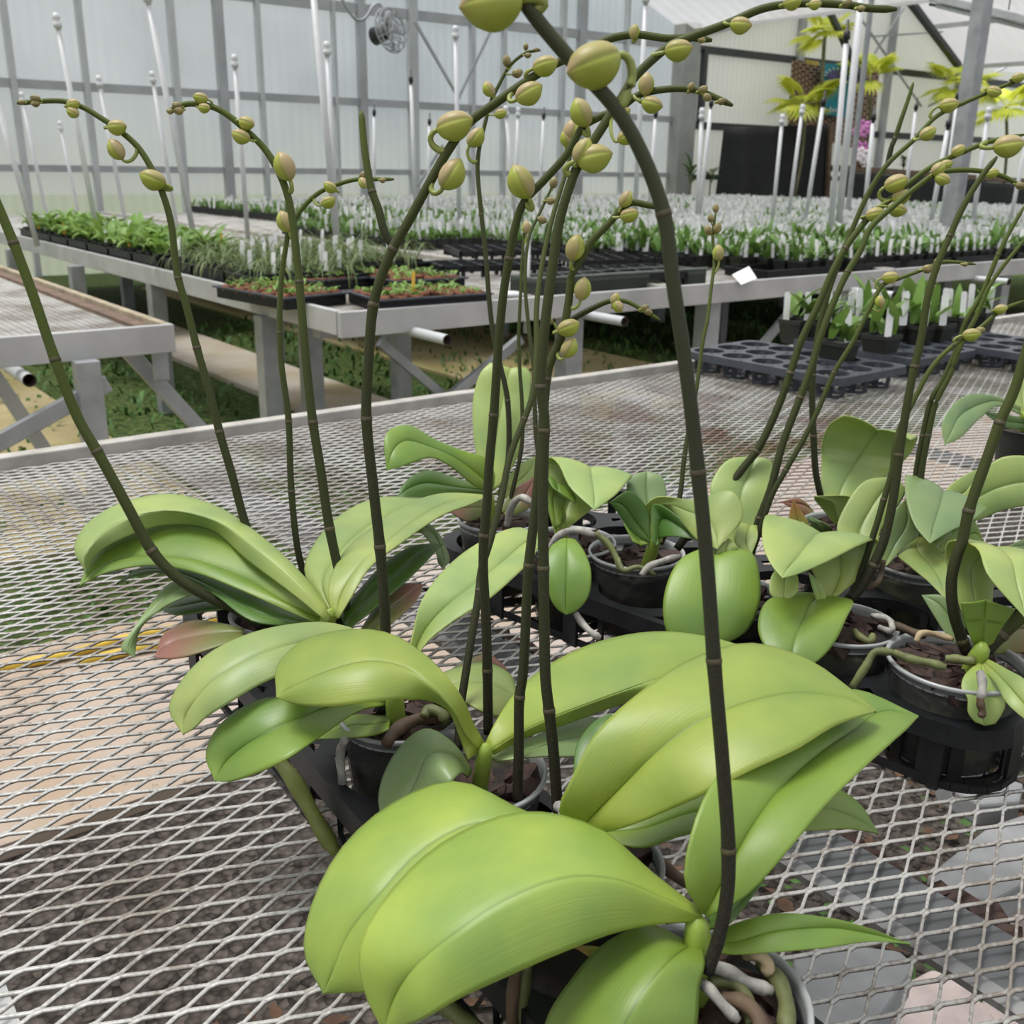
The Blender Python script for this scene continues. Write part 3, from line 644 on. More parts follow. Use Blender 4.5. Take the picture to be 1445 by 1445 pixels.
leaf(pF, 'd', 'leaf_mid', [(893,765,905,770,915,768,1.2),(880,738,890,745,900,748,1.21)], (879,722,1.22))
spike(pF, [(932,768),(948,735),(958,707),(966,643),(975,590),(984,540),(992,480),(998,453),(1004,403),(1008,370),(1006,330),(1010,300)], 1.22, 1.25, .0030, nodes=[(966,643),(998,453)], buds=[(1014,357,11,95,1006,385),(1000,325,7,120),(1012,322,8,70),(1003,308,6,100),(1010,294,6,90)], mat='spike_green')
spike(pF, [(955,775),(985,735),(1020,697),(1045,665),(1071,631),(1101,567),(1114,530),(1131,480),(1155,430),(1175,383),(1192,352),(1208,329),(1228,305),(1252,285),(1272,268),(1296,248),(1322,231),(1356,216),(1393,201),(1445,190)], 1.21, 1.14, .0046, nodes=[(1067,638),(1116,526),(1192,352)], buds=[(1264,258,16,20,1252,285),(1272,277,13,15,1245,290),(1266,295,13,-20,1240,297),(1235,302,13,10,1228,310),(1423,205,20,5,1396,203),(1352,212,10,30),(1335,232,9,10)], mat='spike_green')
root(pF, [(905,812),(915,800),(935,792),(960,785)], [1.14,1.14,1.14,1.14], .005, mode='d')
root(pF, [(872,788),(880,805),(900,800),(925,812)], [1.16,1.15,1.15,1.15], .004, 'root_green', mode='d')
# P --------------------------------------------------------------------------
pP, cP = O((1030, 842), 'orchid whose huge hanging leaf hides its pot, right behind the tallest spike', R=.055, seed=12)
crown(pP, 1032, 800, 1.15, cP, .010, 'd')
leaf(pP, 'd', 'leaf_light', [(1030,800,1040,803,1048,800,1.16),(1020,745,1045,755,1066,745,1.18),(1002,695,1045,702,1084,700,1.19),(1010,668,1053,675,1091,672,1.20),(1030,648,1062,657,1087,650,1.205)], (1064,645,1.21))
leaf(pP, 'd', 'leaf_light', [(1045,738,1058,742,1068,742,1.15),(1037,765,1052,766,1069,760,1.13)], (1060,784,1.12))
leaf(pP, 'd', 'leaf_mid', [(995,772,1010,778,1025,772,1.13),(960,790,1008,788,1062,782,1.11),(941,825,1006,822,1072,815,1.09),(936,865,1004,860,1071,855,1.075),(945,897,1004,892,1052,892,1.07)], (1005,914,1.07))
leaf(pP, 'd', 'leaf_light', [(1020,800,1028,803,1035,800,1.12),(1012,775,1025,778,1040,772,1.115)], (1028,760,1.12))
spike(pP, [(1050,805),(1060,770),(1071,735),(1088,688),(1104,628),(1128,564),(1143,524),(1157,478),(1175,430),(1195,386),(1215,352),(1228,322),(1262,290),(1296,262),(1322,245),(1366,240),(1413,248),(1446,266)], 1.16, 1.12, .0044, nodes=[(1072,733),(1130,560),(1195,386)], buds=[(1324,238,11,40),(1330,252,11,-30),(1400,244,9,10),(1440,262,7,-20)], mat='spike_green')
spike(pP, [(1055,800),(1075,740),(1091,695),(1108,665),(1135,618),(1155,577),(1178,524),(1202,485),(1215,460),(1232,426),(1245,403),(1269,393),(1296,383),(1329,370),(1350,370),(1377,373)], 1.15, 1.10, .0031, nodes=[(1108,665),(1178,524)], buds=[(1256,391,11,5,1243,408),(1242,426,9,100,1232,432),(1309,379,8,10),(1322,368,5,60),(1362,373,4,0)], mat='spike_green')
# G --------------------------------------------------------------------------
pG, cG = O((1188, 884), 'orchid with one big leaf folded over like a hood and two dark spikes', R=.055, seed=13)
crown(pG, 1170, 850, 1.07, cG, .011, 'd')
leaf(pG, 'd', 'leaf_light', [(1160,845,1170,848,1180,843,1.08),(1150,812,1185,815,1215,812,1.09),(1120,772,1185,780,1236,776,1.10),(1086,728,1160,753,1239,763,1.095),(1076,742,1142,765,1214,769,1.06),(1078,775,1125,787,1167,793,1.025),(1091,801,1110,804,1127,810,1.005)], (1104,816,.995))
leaf(pG, 'd', 'leaf_mid', [(1155,838,1165,844,1178,842,1.08),(1115,836,1145,849,1203,848,1.06),(1079,852,1135,870,1194,873,1.03),(1070,890,1124,895,1176,909,1.005),(1085,920,1118,921,1151,935,.99)], (1120,947,.985), el=.01, er=-.01)
leaf(pG, 'd', 'leaf_light', [(1098,800,1107,800,1116,800,1.07),(1088,815,1107,818,1125,812,1.06),(1087,838,1106,840,1125,835,1.05)], (1105,852,1.05))
leaf(pG, 'd', 'leaf_pale', [(1152,848,1160,850,1166,846,1.06),(1145,826,1152,826,1160,826,1.06)], (1141,808,1.065))
spike(pG, [(1200,845),(1212,833),(1228,806),(1245,769),(1255,732),(1264,681),(1269,641),(1279,577),(1289,524),(1300,477),(1309,420),(1322,376),(1339,336),(1359,292),(1386,248),(1407,221)], 1.08, 1.0, .0049, nodes=[(1231,797),(1269,641),(1289,520),(1340,334)])
spike(pG, [(1192,848),(1205,832),(1233,753),(1247,706),(1259,663),(1266,615),(1292,560),(1316,517),(1346,487),(1380,465),(1413,438),(1447,424)], 1.09, 1.06, .0034, nodes=[(1247,706),(1346,487)], buds=[(1371,472,12,5,1352,482),(1412,436,9,10),(1383,466,7,0)], mat='spike_green')
root(pG, [(1247,790),(1243,810),(1238,822),(1222,832)], [1.10,1.10,1.09,1.09], .004, 'root_brown', mode='d')
root(pG, [(1240,885),(1258,890),(1255,875),(1230,868)], [1.04,1.03,1.04,1.06], .004, 'root_silver', mode='d')
root(pG, [(1205,890),(1215,900),(1228,905),(1232,895)], [1.05,1.04,1.035,1.04], .005, 'root_green', mode='d')
root(pG, [(1242,880),(1270,885),(1290,893),(1305,898)], [1.06,1.04,1.03,1.02], .0055, 'root_brown', mode='d')
# K --------------------------------------------------------------------------
pK, cK = O((1350, 938), 'orchid at the right with roots and a chewed leaf hanging over its wide pot', R=.064, seed=14, nchip=80)
crown(pK, 1386, 915, .96, cK, .012, 'd')
leaf(pK, 'd', 'leaf_light', [(1375,910,1390,912,1405,908,.99),(1352,850,1375,850,1400,850,1.0),(1336,800,1372,800,1412,800,1.01),(1337,766,1395,774,1452,782,1.0),(1378,773,1425,788,1485,800,.955),(1394,812,1435,825,1485,835,.925)], (1448,874,.905))
leaf(pK, 'd', 'leaf_mid', [(1376,915,1388,918,1398,913,.97),(1362,880,1388,883,1414,885,.958),(1355,850,1392,846,1433,859,.95)], None, label='short cupped young leaf')
leaf(pK, 'd', 'leaf_pale', [(1376,938,1385,936,1394,938,.96),(1359,957,1386,955,1407,960,.945),(1357,973,1386,972,1414,978,.937),(1365,985,1386,988,1418,995,.932),(1366,1006,1385,1008,1413,1008,.93),(1376,1019,1389,1024,1404,1021,.93)], None, label='broken yellowish leaf with a bite out of its edge')
leaf(pK, 'd', 'leaf_light', [(1392,929,1388,934,1384,941,.96),(1420,944,1412,956,1405,964,.93),(1455,968,1440,987,1425,997,.90)], (1482,1042,.88))
leaf(pK, 'd', 'leaf_grey', [(1362,912,1365,916,1360,918,1.0),(1358,869,1348,882,1337,897,1.01),(1330,841,1325,852,1317,867,1.02)], (1301,840,1.03))
leaf(pK, 'd', 'leaf_red', [(1395,912,1396,916,1396,922,1.0),(1430,868,1430,890,1425,922,1.02),(1470,860,1470,885,1470,915,1.04)], (1500,880,1.05))
leaf(pK, 'd', 'leaf_grey', [(1480,770,1480,776,1480,782,1.15),(1446,761,1446,770,1446,779,1.12)], (1417,773,1.11))
spike(pK, [(1364,918),(1355,895),(1345,860),(1343,816),(1350,785),(1359,759),(1366,725),(1390,655),(1413,591),(1430,554),(1446,503),(1462,450)], .99, .93, .0052, nodes=[(1357,908),(1366,725),(1412,594)], tipr=.85, label='dark spike leaning out of the frame to the right')
spike(pK, [(1392,918),(1402,906),(1420,889),(1438,873),(1470,845)], .975, .96, .0064, nodes=[(1412,897)], tipr=.9)
root(pK, [(1383,948),(1386,960),(1386,973),(1383,986)], [.93,.925,.922,.92], .0052, 'root_silver', mode='d', label='silver root with a red brown tip lying on the chewed leaf')
root(pK, [(1383,985),(1384,995),(1386,1005),(1384,1013)], [.92,.92,.92,.92], .0045, 'root_brown', mode='d')
root(pK, [(1202,970),(1222,940),(1235,920),(1262,921)], [.99,.985,.985,.98], .005, 'root_green', mode='d')
root(pK, [(1262,921),(1285,930),(1310,935),(1335,942)], [.98,.965,.96,.955], .0052, 'root_green', mode='d')
root(pK, [(1335,930),(1350,930),(1365,932),(1375,930)], [.97,.965,.96,.96], .0055, 'root_green', mode='d')
root(pK, [(1293,905),(1298,895),(1320,895),(1345,902)], [1.0,1.0,1.01,1.0], .004, 'dry_sheath', mode='d', name='dry_leaf_sheath')
# H --------------------------------------------------------------------------
pH, cH = O((1296, 796), 'potted orchid behind the folded hood leaf, greyish leaves drooping over a dark shaded pot', R=.055, seed=15)
crown(pH, 1295, 765, 1.25, cH, .010, 'd')
leaf(pH, 'd', 'leaf_grey', [(1300,775,1310,778,1320,775,1.26),(1290,722,1330,727,1375,727,1.28),(1279,671,1332,692,1394,718,1.25),(1278,702,1325,718,1376,733,1.2),(1291,742,1316,746,1339,751,1.17)], (1312,767,1.15))
leaf(pH, 'd', 'leaf_light', [(1290,758,1300,756,1312,760,1.25),(1264,778,1293,772,1322,772,1.22),(1285,800,1312,797,1337,795,1.17),(1310,821,1326,820,1340,818,1.13)], (1337,849,1.1))
leaf(pH, 'd', 'leaf_grey', [(1240,795,1246,801,1252,798,1.19),(1246,755,1262,770,1276,771,1.21),(1263,720,1280,738,1297,753,1.215)], (1278,704,1.22))
leaf(pH, 'd', 'leaf_light', [(1215,770,1225,778,1240,772,1.22),(1182,752,1212,757,1242,750,1.235),(1195,710,1230,716,1266,716,1.25),(1221,679,1250,688,1277,690,1.26)], (1262,673,1.265))
leaf(pH, 'd', 'leaf_mid', [(1318,782,1320,785,1324,788,1.26),(1335,758,1350,770,1346,788,1.27),(1371,733,1375,752,1379,770,1.28)], (1391,774,1.29))
leaf(pH, 'd', 'leaf_light', [(1340,725,1345,729,1350,736,1.3),(1374,680,1380,702,1380,734,1.3),(1410,647,1410,688,1415,720,1.29),(1450,644,1450,680,1450,713,1.28),(1490,660,1490,685,1490,706,1.27)], (1522,700,1.27))
leaf(pH, 'd', 'leaf_light', [(1330,715,1335,720,1340,722,1.33),(1334,692,1345,705,1356,716,1.34),(1364,669,1375,685,1382,701,1.35)], (1402,654,1.36))
spike(pH, [(1285,765),(1290,710),(1293,670),(1302,618),(1316,560),(1329,540),(1354,482),(1363,453),(1383,420),(1410,356),(1426,325),(1446,290)], 1.26, 1.2, .0040, nodes=[(1302,618),(1356,477),(1408,360)], mat='spike_green')
spike(pH, [(1292,765),(1298,710),(1300,670),(1309,618),(1322,565),(1340,530),(1358,482),(1376,450),(1395,406),(1413,379),(1446,338)], 1.25, 1.2, .0038, nodes=[(1310,612)], mat='spike_green')
# I --------------------------------------------------------------------------
pI, cI = O((1192, 745), 'potted orchid at the back of the right-hand tray under the largest upright pale leaf', R=.055, seed=16, z=.9)
crown(pI, 1190, 728, 1.43, cI, .010, 'd')
leaf(pI, 'd', 'leaf_light', [(1178,738,1189,740,1200,738,1.44),(1161,703,1183,704,1207,703,1.46),(1159,650,1205,657,1256,668,1.48),(1161,621,1222,629,1284,641,1.47),(1170,600,1236,611,1295,618,1.455),(1190,586,1238,606,1285,622,1.43)], None)
leaf(pI, 'd', 'leaf_red', [(1162,745,1165,748,1168,752,1.42),(1130,704,1140,715,1150,737,1.42)], (1101,708,1.42))
leaf(pI, 'd', 'leaf_yellow', [(1122,752,1130,755,1138,752,1.38),(1113,735,1125,732,1141,740,1.38)], (1119,705,1.38))
leaf(pI, 'd', 'leaf_light', [(1180,742,1188,747,1198,742,1.38),(1160,718,1180,725,1200,722,1.37),(1149,704,1175,709,1204,703,1.36)], (1150,700,1.35))
leaf(pI, 'd', 'leaf_grey', [(1148,748,1160,752,1172,750,1.37),(1142,735,1155,740,1170,742,1.36)], (1140,728,1.36))
spike(pI, [(1158,700),(1151,665),(1148,614),(1146,547),(1150,500),(1160,445),(1178,385),(1202,325),(1228,268),(1252,232),(1289,198),(1322,164),(1363,144),(1410,124),(1447,110)], 1.46, 1.34, .0044, nodes=[(1148,618),(1147,530),(1179,383),(1252,232)], buds=[(1339,148,13,5,1320,166),(1309,188,12,30,1295,194),(1403,129,10,-20),(1437,109,9,10)], mat='spike_green')
spike(pI, [(1253,230),(1258,208),(1263,195),(1272,168),(1281,142),(1289,116)], 1.40, 1.385, .0034, nodes=[(1263,195)], tipr=.7, mat='spike_green')
# Q --------------------------------------------------------------------------
pQ, cQ = O((1452, 607), 'orchid standing apart at the right edge, one greyish leaf drooping left', R=.058, seed=17, clear=False)
crown(pQ, 1446, 585, 1.88, cQ, .012, 'd')
leaf(pQ, 'd', 'leaf_grey', [(1440,574,1440,580,1440,586,1.88),(1405,559,1405,566,1408,573,1.84),(1368,557,1372,575,1384,589,1.81),(1342,574,1352,590,1366,607,1.78),(1329,600,1343,609,1352,620,1.765)], (1333,628,1.76))
leaf(pQ, 'd', 'leaf_dark', [(1445,590,1445,598,1445,606,1.88),(1414,584,1415,593,1418,603,1.85)], (1386,581,1.83))
leaf(pQ, 'd', 'leaf_light', [(1438,585,1446,588,1454,585,1.89),(1424,550,1442,553,1460,550,1.91)], (1445,520,1.92))
leaf(pQ, 'd', 'leaf_mid', [(1450,585,1450,592,1450,598,1.86),(1475,570,1478,580,1478,592,1.85)], (1510,585,1.84))
# ------------------------------------------------------------------ ground
def uvquad(name, mat, pts, uv=None, thick=0.0):
    me = bpy.data.meshes.new(name); me.from_pydata([tuple(p) for p in pts], [], [tuple(range(len(pts)))])
    l = me.uv_layers.new(name='UVMap')
    for i, p in enumerate(pts):
        a = uv[i] if uv else (UV(p)[0], p.z)
        l.data[i].uv = a
    me.materials.append(MATS[mat]); o = bpy.data.objects.new(name, me); C.objects.link(o)
    if thick:
        s = o.modifiers.new('t', 'SOLIDIFY'); s.thickness = thick; s.offset = 0
    return o
gm = MB().add([W(-40, -12), W(60, -12), W(60, 50), W(-40, 50)], [(0, 1, 2, 3)])
struct(gm.build('floor', 'ground_soil'))
def slab(name, pts, z0, z1, mat):
    n = len(pts); a = [Vector((p.x, p.y, z0)) for p in pts]; b = [Vector((p.x, p.y, z1)) for p in pts]
    m = MB().add(a+b, [tuple(range(n-1, -1, -1)), tuple(range(n, 2*n))] + [(i, (i+1) % n, n+(i+1) % n, n+i) for i in range(n)])
    return sharp(m.build(name, mat))
q = lambda x, y: UV(G(x, y, 0))
va = q(150, 1163)[1]; vb = q(165, 902)[1]
struct(slab('floor_walkway', [W(-6, va), W(9, va), W(9, vb+.02), W(-6, vb+.02)], -.1, .035, 'pink_concrete'))
ul = q(330, 545)[0]; ur = q(420, 525)[0]
struct(slab('floor_path', [W(ul, 3.9), W(ur, 3.9), W(ur, 14), W(ul, 14)], -.1, .03, 'walk_concrete'))
p0 = UV(G(10, 590, 0)); p1 = UV(G(105, 600, 0))
struct(slab('floor_pad', [W(p0[0]-2.2, 3.7), W(p1[0]+.05, 3.7), W(p1[0]+.05, 7.6), W(p0[0]-2.2, 7.6)], -.1, .03, 'mossy_concrete'))
p0 = UV(G(640, 515, 0)); 
struct(slab('floor_strip', [W(p0[0]-.3, 4.2), W(p0[0]+1.2, 4.2), W(p0[0]+1.2, 12), W(p0[0]-.3, 12)], -.1, .02, 'mossy_concrete'))
# yellow hose beside the walkway, laid double
hp = [G(-80, 962, .05), G(0, 942, .05), G(90, 925, .05), G(170, 903, .05), G(250, 886, .05), G(330, 868, .05), G(480, 835, .05), G(560, 830, .05), G(520, 858, .05), G(330, 896, .05), G(200, 915, .05), G(110, 935, .05)]
tag(MB().tube(crom(hp, 60), .014, 8).build('garden_hose', 'yellow_hose'), 'yellow hose lying doubled on the pink walkway under the bench mesh', 'hose')

# ------------------------------------------------------------------ expanded metal sheets
def expanded(name, mat, parent, u0, u1, v0, v1, z, w=.0027, h=.0028, LW=.0531, SW=.0236):
    ru, rv = LW/2, SW/2; nu = int((u1-u0)/ru); nv = int((v1-v0)/rv)
    i = np.arange(nu+1); kk = np.arange(nv)
    fl = .0034
    U = np.stack([u0+i*ru-fl, u0+i*ru+fl], 1).reshape(-1)                     # two points per bond
    npt = U.size
    vs = np.zeros((nv, npt, 4, 3)); 
    for k in kk:
        up = ((i+k) % 2 == 1); vv = np.where(up, v0+(k+1)*rv-w*.42, v0+k*rv+w*.42); V = np.repeat(vv, 2)
        for c, (dv, dz) in enumerate(((-w/2, 0), (w/2, 0.0010), (w/2, h), (-w/2, h-.0010))):
            vs[k, :, c, 0] = U*SA-(V+dv)*CA; vs[k, :, c, 1] = U*CA+(V+dv)*SA; vs[k, :, c, 2] = z-h+dz
    idx = np.arange(nv*npt*4).reshape(nv, npt, 4)
    a, b = idx[:, :-1, :], idx[:, 1:, :]
    fs = np.stack([a, np.roll(a, -1, 2), np.roll(b, -1, 2), b], -1).reshape(-1, 4)
    vs = vs.reshape(-1, 3)
    me = bpy.data.meshes.new(name); me.vertices.add(len(vs)); me.vertices.foreach_set('co', vs.ravel())
    me.loops.add(fs.size); me.loops.foreach_set('vertex_index', fs.ravel().astype(np.int32))
    me.polygons.add(len(fs)); me.polygons.foreach_set('loop_start', (np.arange(len(fs))*4).astype(np.int32))
    me.polygons.foreach_set('loop_total', np.full(len(fs), 4, np.int32))
    me.materials.append(MATS[mat]); me.update(calc_edges=True); me.validate()
    o = bpy.data.objects.new(name, me); C.objects.link(o)
    if parent: adopt(o, parent)
    return o
def beam(name, a, b, w, h, mat, parent, up=(0, 0, 1), bv=.003):
    o = MB().bar(a, b, w, h, up).build(name, mat, parent, smooth=False)
    if bv: bev(o, bv)
    return o
def post(name, p, z0, z1, w, d, mat, parent):
    x = W(1, 0)*w; y = W(0, 1)*d; o = MB().box(Vector((p.x, p.y, z0))-x/2-y/2, x, y, Vector((0, 0, z1-z0))).build(name, mat, parent, smooth=False)
    return bev(o, .004)
# near bench
nb = empty('nursery_bench', W(1.2, 1.1), 'nearest metal mesh bench carrying the tall budding orchids', 'bench')
expanded('bench_mesh', 'galvanised_mesh', nb, -1.35, 4.6, .14, 2.06, BT)
beam('rail', W(-1.7, 2.075, .797), W(5.2, 2.075, .797), .035, .05, 'weathered_rail', nb)
beam('rail', W(-1.7, .12, .78), W(5.2, .12, .78), .035, .06, 'weathered_rail', nb)
uc = UV(G(1290, 1292, .78))[0]
sharp(MB().box(W(.012, .13, .782), W(1, 0)*.062, W(0, 1)*.56, Vector((0, 0, .008))).build('corner_plate', 'aluminium_rail', nb))
for u in (uc-.93, uc, uc+.66, uc+1.32, uc+1.98, uc+2.64):
    x = .058
    sharp(MB().box(W(u-x/2, .13, .782), W(1, 0)*x, W(0, 1)*1.93, Vector((0, 0, .008))).build('cross_beam', 'beam_dark', nb))
    sharp(MB().box(W(u-x/2-.016, .13, .784), W(1, 0)*.016, W(0, 1)*1.93, Vector((0, 0, .006))).build('beam_flange', 'beam_flange_grey', nb))
for u, v in ((-1.0, 1.95), (1.9, 1.95), (4.4, 1.95), (1.9, .25), (4.4, .25)):
    post('leg', W(u, v), 0, .775, .08, .06, 'galvanised_steel', nb)
# left bench
lb = empty('nursery_bench', W(.3, 6), 'empty metal mesh bench at the left edge, in front of the broad-leaved seedlings', 'bench')
expanded('bench_mesh', 'galvanised_mesh', lb, -.75, 1.19, 3.56, 8.2, BT, .0030, .0022)
beam('rail', W(-1.6, 3.53, .782), W(1.225, 3.53, .782), .03, .095, 'aluminium_rail', lb)
beam('rail', W(1.215, 3.55, .80), W(1.215, 11.5, .80), .03, .055, 'mossy_wood', lb)
beam('inner_strip', W(1.165, 3.58, .806), W(1.165, 11.5, .806), .05, .014, 'plank_brown', lb, bv=0)
g = G(128, 512, .74); post('leg', g+W(0, .06), 0, .74, .075, .07, 'galvanised_steel', lb)
post('leg', W(1.2, 3.62), .62, .76, .05, .03, 'galvanised_steel', lb)
post('leg', W(.55, 7.4), 0, .75, .1, .09, 'galvanised_steel', lb); post('leg', W(1.12, 7.2), 0, .75, .06, .06, 'galvanised_steel', lb)
def brace(parent, pa, pb, v, w=.045, ext=0.0, mat='galvanised_steel'):
    a, b = WP(*pa, v), WP(*pb, v)
    if b.z > .02 and ext: b = b + (b-a).normalized()*((b.z-.02)/max(.2, (a-b).normalized().z))
    return beam('brace', a, b, w, .03, mat, parent, up=W(0, 1))
brace(lb, (176, 490), (288, 612), 3.72, .055, 1); brace(lb, (152, 540), (-30, 640), 3.50, .055); brace(lb, (-25, 505), (72, 648), 3.95, .05, 1, 'aluminium_rail')
# middle row of benches standing side by side
B = [(1.88, 3.66), (3.72, 5.50), (5.56, 7.34), (7.40, 9.2), (9.26, 11.1)]
lab = ['long metal mesh bench in the middle with clay seedling trays on its corner', 'second bench of the middle row, under the stacked black grid trays', 'third bench of the middle row, packed with labelled seedlings', 'fourth bench of the middle row, labelled seedlings on it, behind the right-hand spikes', 'bench farthest right in the middle row, beside the tall grey post']
for i, (a, b) in enumerate(B):
    mb_ = empty('nursery_bench', W((a+b)/2, 8), lab[i], 'bench')
    if i < 2: expanded('bench_mesh', 'galvanised_mesh', mb_, a+.02, b-.02, 3.59, 8.4 if i == 0 else 6.4, BT, .0030, .0022)
    else: sharp(MB().box(W(a, 3.59, .79), W(1, 0)*(b-a), W(0, 1)*9, Vector((0, 0, .008))).build('bench_mesh', 'galvanised_mesh', mb_))
    if i < 2:
        vs_ = 8.4 if i == 0 else 6.4
        sharp(MB().box(W(a, vs_, .79), W(1, 0)*(b-a), W(0, 1)*(12.6-vs_), Vector((0, 0, .008))).build('bench_sheet', 'galvanised_mesh', mb_))
    beam('rail', W(a, 3.56, .770), W(b+.03, 3.56, .770), .03, .10, 'aluminium_rail', mb_)
    beam('rail', W(a+.012, 3.58, .775), W(a+.012, 12.6, .775), .028, .095, 'aluminium_rail' if i == 0 else 'weathered_rail', mb_)
    beam('rail', W(b-.0, 3.58, .80), W(b-.0, 12.6, .80), .03, .05, 'weathered_rail', mb_)
    for v in (3.66, 6.9, 10.2):
        for u in ((a+1.25,) if i == 0 else (a+.35, b-.35)): post('leg', W(u, v), 0, .74, .10, .09, 'galvanised_steel', mb_)
    if i == 0:
        for x, v in ((377, 4.25), (437, 4.25), (565, 4.6), (118, 7.0), (33, 8.6), (226, 5.75)):
            gg = WP(x, 470, v); post('leg', gg, 0, .73, .085, .08, 'galvanised_steel', mb_)
        brace(mb_, (535, 482), (634, 566), 3.72, .04, 0); brace(mb_, (735, 478), (628, 566), 3.66, .045, 0)
        beam('crossbar', W(1.95, 3.9, .70), W(3.6, 3.9, .70), .06, .06, 'galvanised_steel', mb_)
    if i == 1:
        brace(mb_, (1115, 440), (1060, 505), 3.8, .05)
        post('leg', WP(1018, 450, 3.7), 0, .73, .05, .05, 'dark_steel', mb_)
# irrigation pipes under the benches
for n, (x, y, z, lab_) in enumerate([(42, 537, .70, 'white pipe end sticking out under the empty left bench'), (632, 480, .72, 'white pipe end under the corner of the clay pot bench'), (882, 454, .72, 'white pipe end above a steel leg, behind the tallest stem'), (1262, 417, .72, 'white pipe end behind the potted seedlings with upright leaves'), (1424, 398, .72, 'white pipe end at the right edge under the bench rail')]):
    e = G(x, y, z); u, v = UV(e); pp = empty('irrigation_pipe', e, lab_, 'pipe', 'white pipes under the benches')
    MB().lathe([(.021, 0), (.021, 1.6)], (0, 0, 0), 18).build('x', 'frame_white')  # duller white puts the shade under the bench into the pipe's colour
    o = bpy.data.objects['x']; o.name = 'pipe'
    o.data.transform(Matrix.Translation(e) @ Matrix.Rotation(ROT, 4, 'Z') @ Matrix.Rotation(-math.pi/2, 4, 'X')); adopt(o, pp)
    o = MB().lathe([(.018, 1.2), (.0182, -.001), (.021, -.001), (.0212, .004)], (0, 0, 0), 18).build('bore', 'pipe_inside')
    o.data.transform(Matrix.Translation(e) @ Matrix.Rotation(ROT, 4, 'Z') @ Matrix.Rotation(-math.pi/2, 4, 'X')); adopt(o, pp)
# under the near bench, bottom right
def chunk(name, mat, pix, z0, z1, label, cat, group=None):
    o = slab(name, [G(x, y, z1) for x, y in pix], z0, z1, mat); bev(o, .006); return tag(o, label, cat, group)
chunk('paving_piece', 'pink_tile', [(1246, 1402), (1278, 1385), (1315, 1366), (1352, 1378), (1404, 1432), (1385, 1500), (1300, 1500)], .12, .17, 'broken pink paving piece under the mesh at the bottom right', 'paving stone', 'broken paving pieces under the bench')
chunk('paving_piece', 'pink_tile', [(1388, 1276), (1440, 1238), (1500, 1225), (1520, 1330), (1445, 1330), (1410, 1296)], .10, .15, 'broken pink paving piece under the mesh at the right edge', 'paving stone', 'broken paving pieces under the bench')
chunk('paving_piece', 'pink_tile', [(1362, 1430), (1400, 1400), (1480, 1445), (1450, 1520), (1380, 1500)], .04, .09, 'small broken pink paving piece half under a larger one, bottom right corner', 'paving stone', 'broken paving pieces under the bench')
chunk('concrete_slab', 'grey_slab', [(1120, 1345), (1185, 1330), (1270, 1340), (1292, 1360), (1215, 1470), (1130, 1480)], .25, .31, 'grey slab under the mesh beside the nearest pot', 'slab')
chunk('concrete_slab', 'grey_slab', [(1308, 1235), (1395, 1165), (1500, 1130), (1500, 1215), (1400, 1270), (1340, 1262)], .2, .26, 'grey slab under the mesh at the right edge below the clear pot', 'slab')
chunk('concrete_slab', 'grey_slab', [(1310, 1060), (1350, 1075), (1445, 1105), (1440, 1130), (1385, 1135), (1330, 1105)], .2, .25, 'narrow grey slab just right of the pot with hanging roots', 'slab')
rb = random.Random(4); mbb = MB()
for i in range(92):
    v = .14+i*.0205; p = W(uc+.036+rb.uniform(-.006, .006), v, .788); s = rb.uniform(.007, .012)
    M_ = Matrix.Rotation(rb.uniform(0, 6), 3, 'Z') @ Matrix.Rotation(rb.uniform(-.4, .4), 3, 'X')
    vs_ = [p + M_ @ Vector((x*s*1.2, y*s*.8, zz*s*.4-.004)) for x in (-1, 1) for y in (-1, 1) for zz in (-1, 1)]
    mbb.add(vs_, [(0, 1, 3, 2), (4, 6, 7, 5), (0, 4, 5, 1), (2, 3, 7, 6), (0, 2, 6, 4), (1, 5, 7, 3)])
tag(sharp(mbb.build('bark_litter', 'bark_chip')), 'row of bark crumbs lying along a steel cross beam under the mesh', 'bark', kind='stuff')
# leaf litter, gravel and weeds on the ground under the near bench
lit = MB(); weed = MB(); peb = MB()
for i in range(1500):
    u, v = rb.uniform(-.9, 3.4), rb.uniform(-.6, 1.35); p = W(u, v, .008+rb.random()*.012); s = rb.uniform(.010, .035); a = rb.uniform(0, 6.28)
    d = Vector((math.cos(a), math.sin(a), rb.uniform(-.3, .3)))*s; e = Vector((-math.sin(a), math.cos(a), rb.uniform(-.4, .4)))*s*.45
    lit.add([p-d, p+e, p+d, p-e], [(0, 1, 2, 3)])
for i in range(5200):
    u, v = rb.uniform(-.8, 3.2), rb.uniform(-.5, 1.25); s = rb.uniform(.005, .013); p = W(u, v, s*.4)
    vs_ = [p+Vector((s*rb.uniform(.7, 1.2), 0, 0)), p+Vector((0, s*rb.uniform(.7, 1.2), 0)), p-Vector((s*rb.uniform(.7, 1.2), 0, 0)), p-Vector((0, s*rb.uniform(.7, 1.2), 0)), p+Vector((0, 0, s*.8))]
    peb.add(vs_, [(0, 1, 4), (1, 2, 4), (2, 3, 4), (3, 0, 4)])
